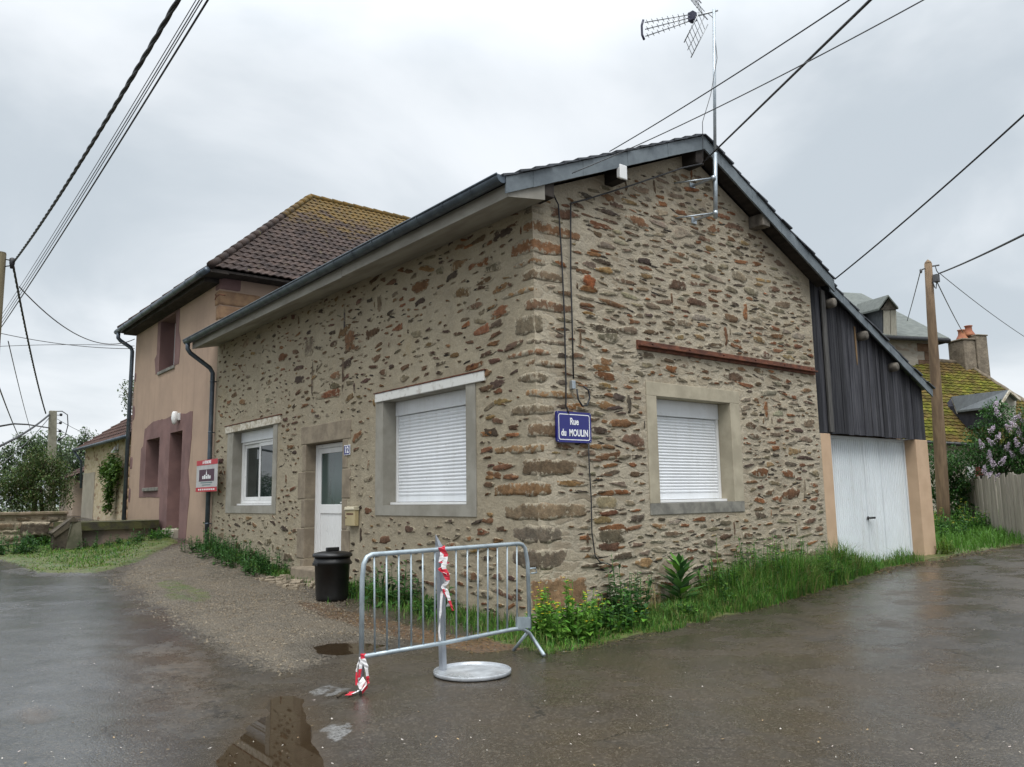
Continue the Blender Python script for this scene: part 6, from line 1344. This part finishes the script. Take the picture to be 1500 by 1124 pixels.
kind(obj('petal_litter', mb, leaf_mat('fallen_petals')), 'stuff')
mb = MB(); lx0, ly0 = LITTER.min(0); lx1, ly1 = LITTER.max(0)
for i in range(5200):
    x = rnd.uniform(lx0, lx1); y = rnd.uniform(ly0, ly1)
    if x > -.05 or inpoly(x, y, LITTER) > .02 * rnd.gauss(0, 3): continue
    a = rnd.random() * 6.28; r = rnd.uniform(.006, .02); u = Vector((math.cos(a), math.sin(a), rnd.uniform(-.3, .3))) * r; v = Vector((-math.sin(a), math.cos(a), rnd.uniform(-.3, .3))) * r * rnd.uniform(.25, .6); b = Vector((x, y, gz(x, y) + rnd.uniform(.004, .02))); k = rnd.uniform(.5, 1.2); c = rnd.choice([(.22, .11, .035), (.14, .08, .04), (.26, .17, .07), (.10, .065, .04), (.2, .18, .13)])
    mb.add([b - u, b - v, b + u, b + v], [(0, 1, 2, 3)], tuple(q_ * k for q_ in c))
for i in range(2600):
    x = rnd.uniform(6.8, 12.5); y = -.32 - abs(rnd.gauss(0, .22)) - .03 * (x - 9); a = rnd.random() * 6.28; r = rnd.uniform(.010, .03); u = Vector((math.cos(a), math.sin(a), rnd.uniform(-.3, .3))) * r; v = Vector((-math.sin(a), math.cos(a), rnd.uniform(-.3, .3))) * r * rnd.uniform(.3, .6); b = Vector((x, y, gz(x, y) + rnd.uniform(.004, .03))); k = rnd.uniform(.5, 1.2); c = rnd.choice([(.16, .09, .04), (.12, .075, .04), (.20, .14, .07), (.09, .06, .04), (.15, .16, .05)])
    mb.add([b - u, b - v, b + u, b + v], [(0, 1, 2, 3)], tuple(q_ * k for q_ in c))
for i in range(2200):
    x = rnd.uniform(-.7, 6.8); y = -.95 + .02 * x - rnd.gauss(0, .09); a = rnd.random() * 6.28; r = rnd.uniform(.006, .018); u = Vector((math.cos(a), math.sin(a), .1)) * r; v = Vector((-math.sin(a), math.cos(a), .1)) * r * .5; b = Vector((x, y, gz(x, y) + rnd.uniform(.004, .02))); k = rnd.uniform(.5, 1.2); c = rnd.choice([(.20, .15, .07), (.14, .10, .05), (.24, .19, .09), (.10, .13, .04)])
    mb.add([b - u, b - v, b + u, b + v], [(0, 1, 2, 3)], tuple(q_ * k for q_ in c))
kind(obj('leaf_litter', mb, leaf_mat('dead_leaves')), 'stuff')
mb = MB(); q = onz(494, 1021, .015); e2 = onz(508, 1015, .03); mb.tube([q, q.lerp(e2, .5) + Vector((0, 0, .012)), e2], [.012, .016, .008], 6); tag(obj('twig', mb, BARK), 'short dark twig lying beside the knotted tape', 'twig')
mb = MB()
for i in range(60):
    b = Vector((-.42 + rnd.uniform(-.4, .2), 5.7 + rnd.uniform(-.7, 1.2), 0)); 
    b.z = gz(b.x, b.y); a = rnd.random() * 6.28; l = rnd.uniform(.05, .18); w_ = rnd.uniform(.03, .09); M_ = Matrix.Translation(b) @ Matrix.Rotation(a, 4, 'Z') @ Matrix.Rotation(rnd.gauss(0, .12), 4, 'X'); k = rnd.uniform(.7, 1.2); mb.box(-l / 2, l / 2, -w_ / 2, w_ / 2, -.02, rnd.uniform(.02, .05), (k, k, k), 0, M_)
kind(obj('rubble', mb, pmat('pale_rubble', (.30, .25, .185), (.2, .165, .12), 9, .9, .4, 30, .006, use_col=True), None, .008), 'stuff')

# ================================================================== sky, light, camera
W = bpy.data.worlds.new('World'); SC.world = W; W.use_nodes = True; nt = W.node_tree; N = nt.nodes; Lk = nt.links
bg = N['Background']; bg.inputs['Strength'].default_value = .1
SUN_EL, SUN_AZ = math.radians(60), math.radians(212)     # azimuth clockwise from +Y: behind the camera, to its left
sky = N.new('ShaderNodeTexSky'); sky.sky_type = 'NISHITA'; sky.sun_disc = False; sky.sun_elevation = SUN_EL; sky.sun_rotation = SUN_AZ; sky.air_density = 1.2; sky.dust_density = 3
tc = N.new('ShaderNodeTexCoord'); sp = N.new('ShaderNodeSeparateXYZ'); Lk.new(tc.outputs['Generated'], sp.inputs[0])
def M(op, a, b=0., cl_=False):
    n_ = N.new('ShaderNodeMath'); n_.operation = op; n_.use_clamp = cl_
    for i, v in enumerate((a, b)):
        if isinstance(v, bpy.types.NodeSocket): Lk.new(v, n_.inputs[i])
        else: n_.inputs[i].default_value = v
    return n_.outputs[0]
zz = M('ADD', M('MAXIMUM', sp.outputs[2], 0.), .28)
cb = N.new('ShaderNodeCombineXYZ'); Lk.new(M('DIVIDE', sp.outputs[0], zz), cb.inputs[0]); Lk.new(M('DIVIDE', sp.outputs[1], zz), cb.inputs[1]); cb.inputs[2].default_value = 3.3
def WN(s, det, r, v=None, dist=0.):
    n_ = N.new('ShaderNodeTexNoise'); n_.inputs['Scale'].default_value = s; n_.inputs['Detail'].default_value = det; n_.inputs['Roughness'].default_value = r; n_.inputs['Distortion'].default_value = dist; Lk.new(cb.outputs[0], n_.inputs['Vector']); return n_.outputs['Fac']
def WR(f, a, b, lo, hi):
    n_ = N.new('ShaderNodeMapRange'); n_.interpolation_type = 'SMOOTHSTEP'; Lk.new(f, n_.inputs[0]); n_.inputs[1].default_value = a; n_.inputs[2].default_value = b; n_.inputs[3].default_value = lo; n_.inputs[4].default_value = hi; return n_.outputs[0]
cl1 = WR(WN(1.35, 6, .5, dist=.4), .34, .68, 0, 1)
cr = N.new('ShaderNodeMix'); cr.data_type = 'RGBA'; Lk.new(cl1, cr.inputs[0]); cr.inputs[6].default_value = (4.5, 4.98, 5.4, 1); cr.inputs[7].default_value = (7.2, 7.5, 7.8, 1)
lift = WR(sp.outputs[2], .45, 1.0, 1.0, SKY_ZENITH := 4.0)
mu = N.new('ShaderNodeMix'); mu.data_type = 'RGBA'; mu.blend_type = 'MULTIPLY'; mu.inputs[0].default_value = 1; Lk.new(cr.outputs[2], mu.inputs[6]); Lk.new(lift, mu.inputs[7])
mx = N.new('ShaderNodeMix'); mx.data_type = 'RGBA'; mx.inputs[0].default_value = .93; Lk.new(sky.outputs[0], mx.inputs[6]); Lk.new(mu.outputs[2], mx.inputs[7]); Lk.new(mx.outputs[2], bg.inputs['Color'])
sd = bpy.data.lights.new('sun', 'SUN'); sd.energy = 1.5; sd.angle = math.radians(35); sd.color = (1, .97, .92); so = bpy.data.objects.new('sun', sd); COL.objects.link(so)
dirv = Vector((math.sin(SUN_AZ) * math.cos(SUN_EL), math.cos(SUN_AZ) * math.cos(SUN_EL), math.sin(SUN_EL))); so.rotation_euler = dirv.to_track_quat('Z', 'Y').to_euler(); so.location = (-6, -8, 14)
cd = bpy.data.cameras.new('camera'); cd.sensor_width = 36; cd.lens = FPX / IW * 36; cd.clip_end = 1000; cd.clip_start = .05; co = bpy.data.objects.new('camera', cd); COL.objects.link(co)
co.matrix_world = Matrix.Translation(Vector(CAM)) @ Matrix([list(r_) for r_ in R]).to_4x4(); SC.camera = co
SC.view_settings.view_transform = 'Standard'; SC.view_settings.look = 'None'; SC.view_settings.exposure = .45; SC.view_settings.gamma = 1
SC.cycles.max_bounces = 6; SC.cycles.use_denoising = True
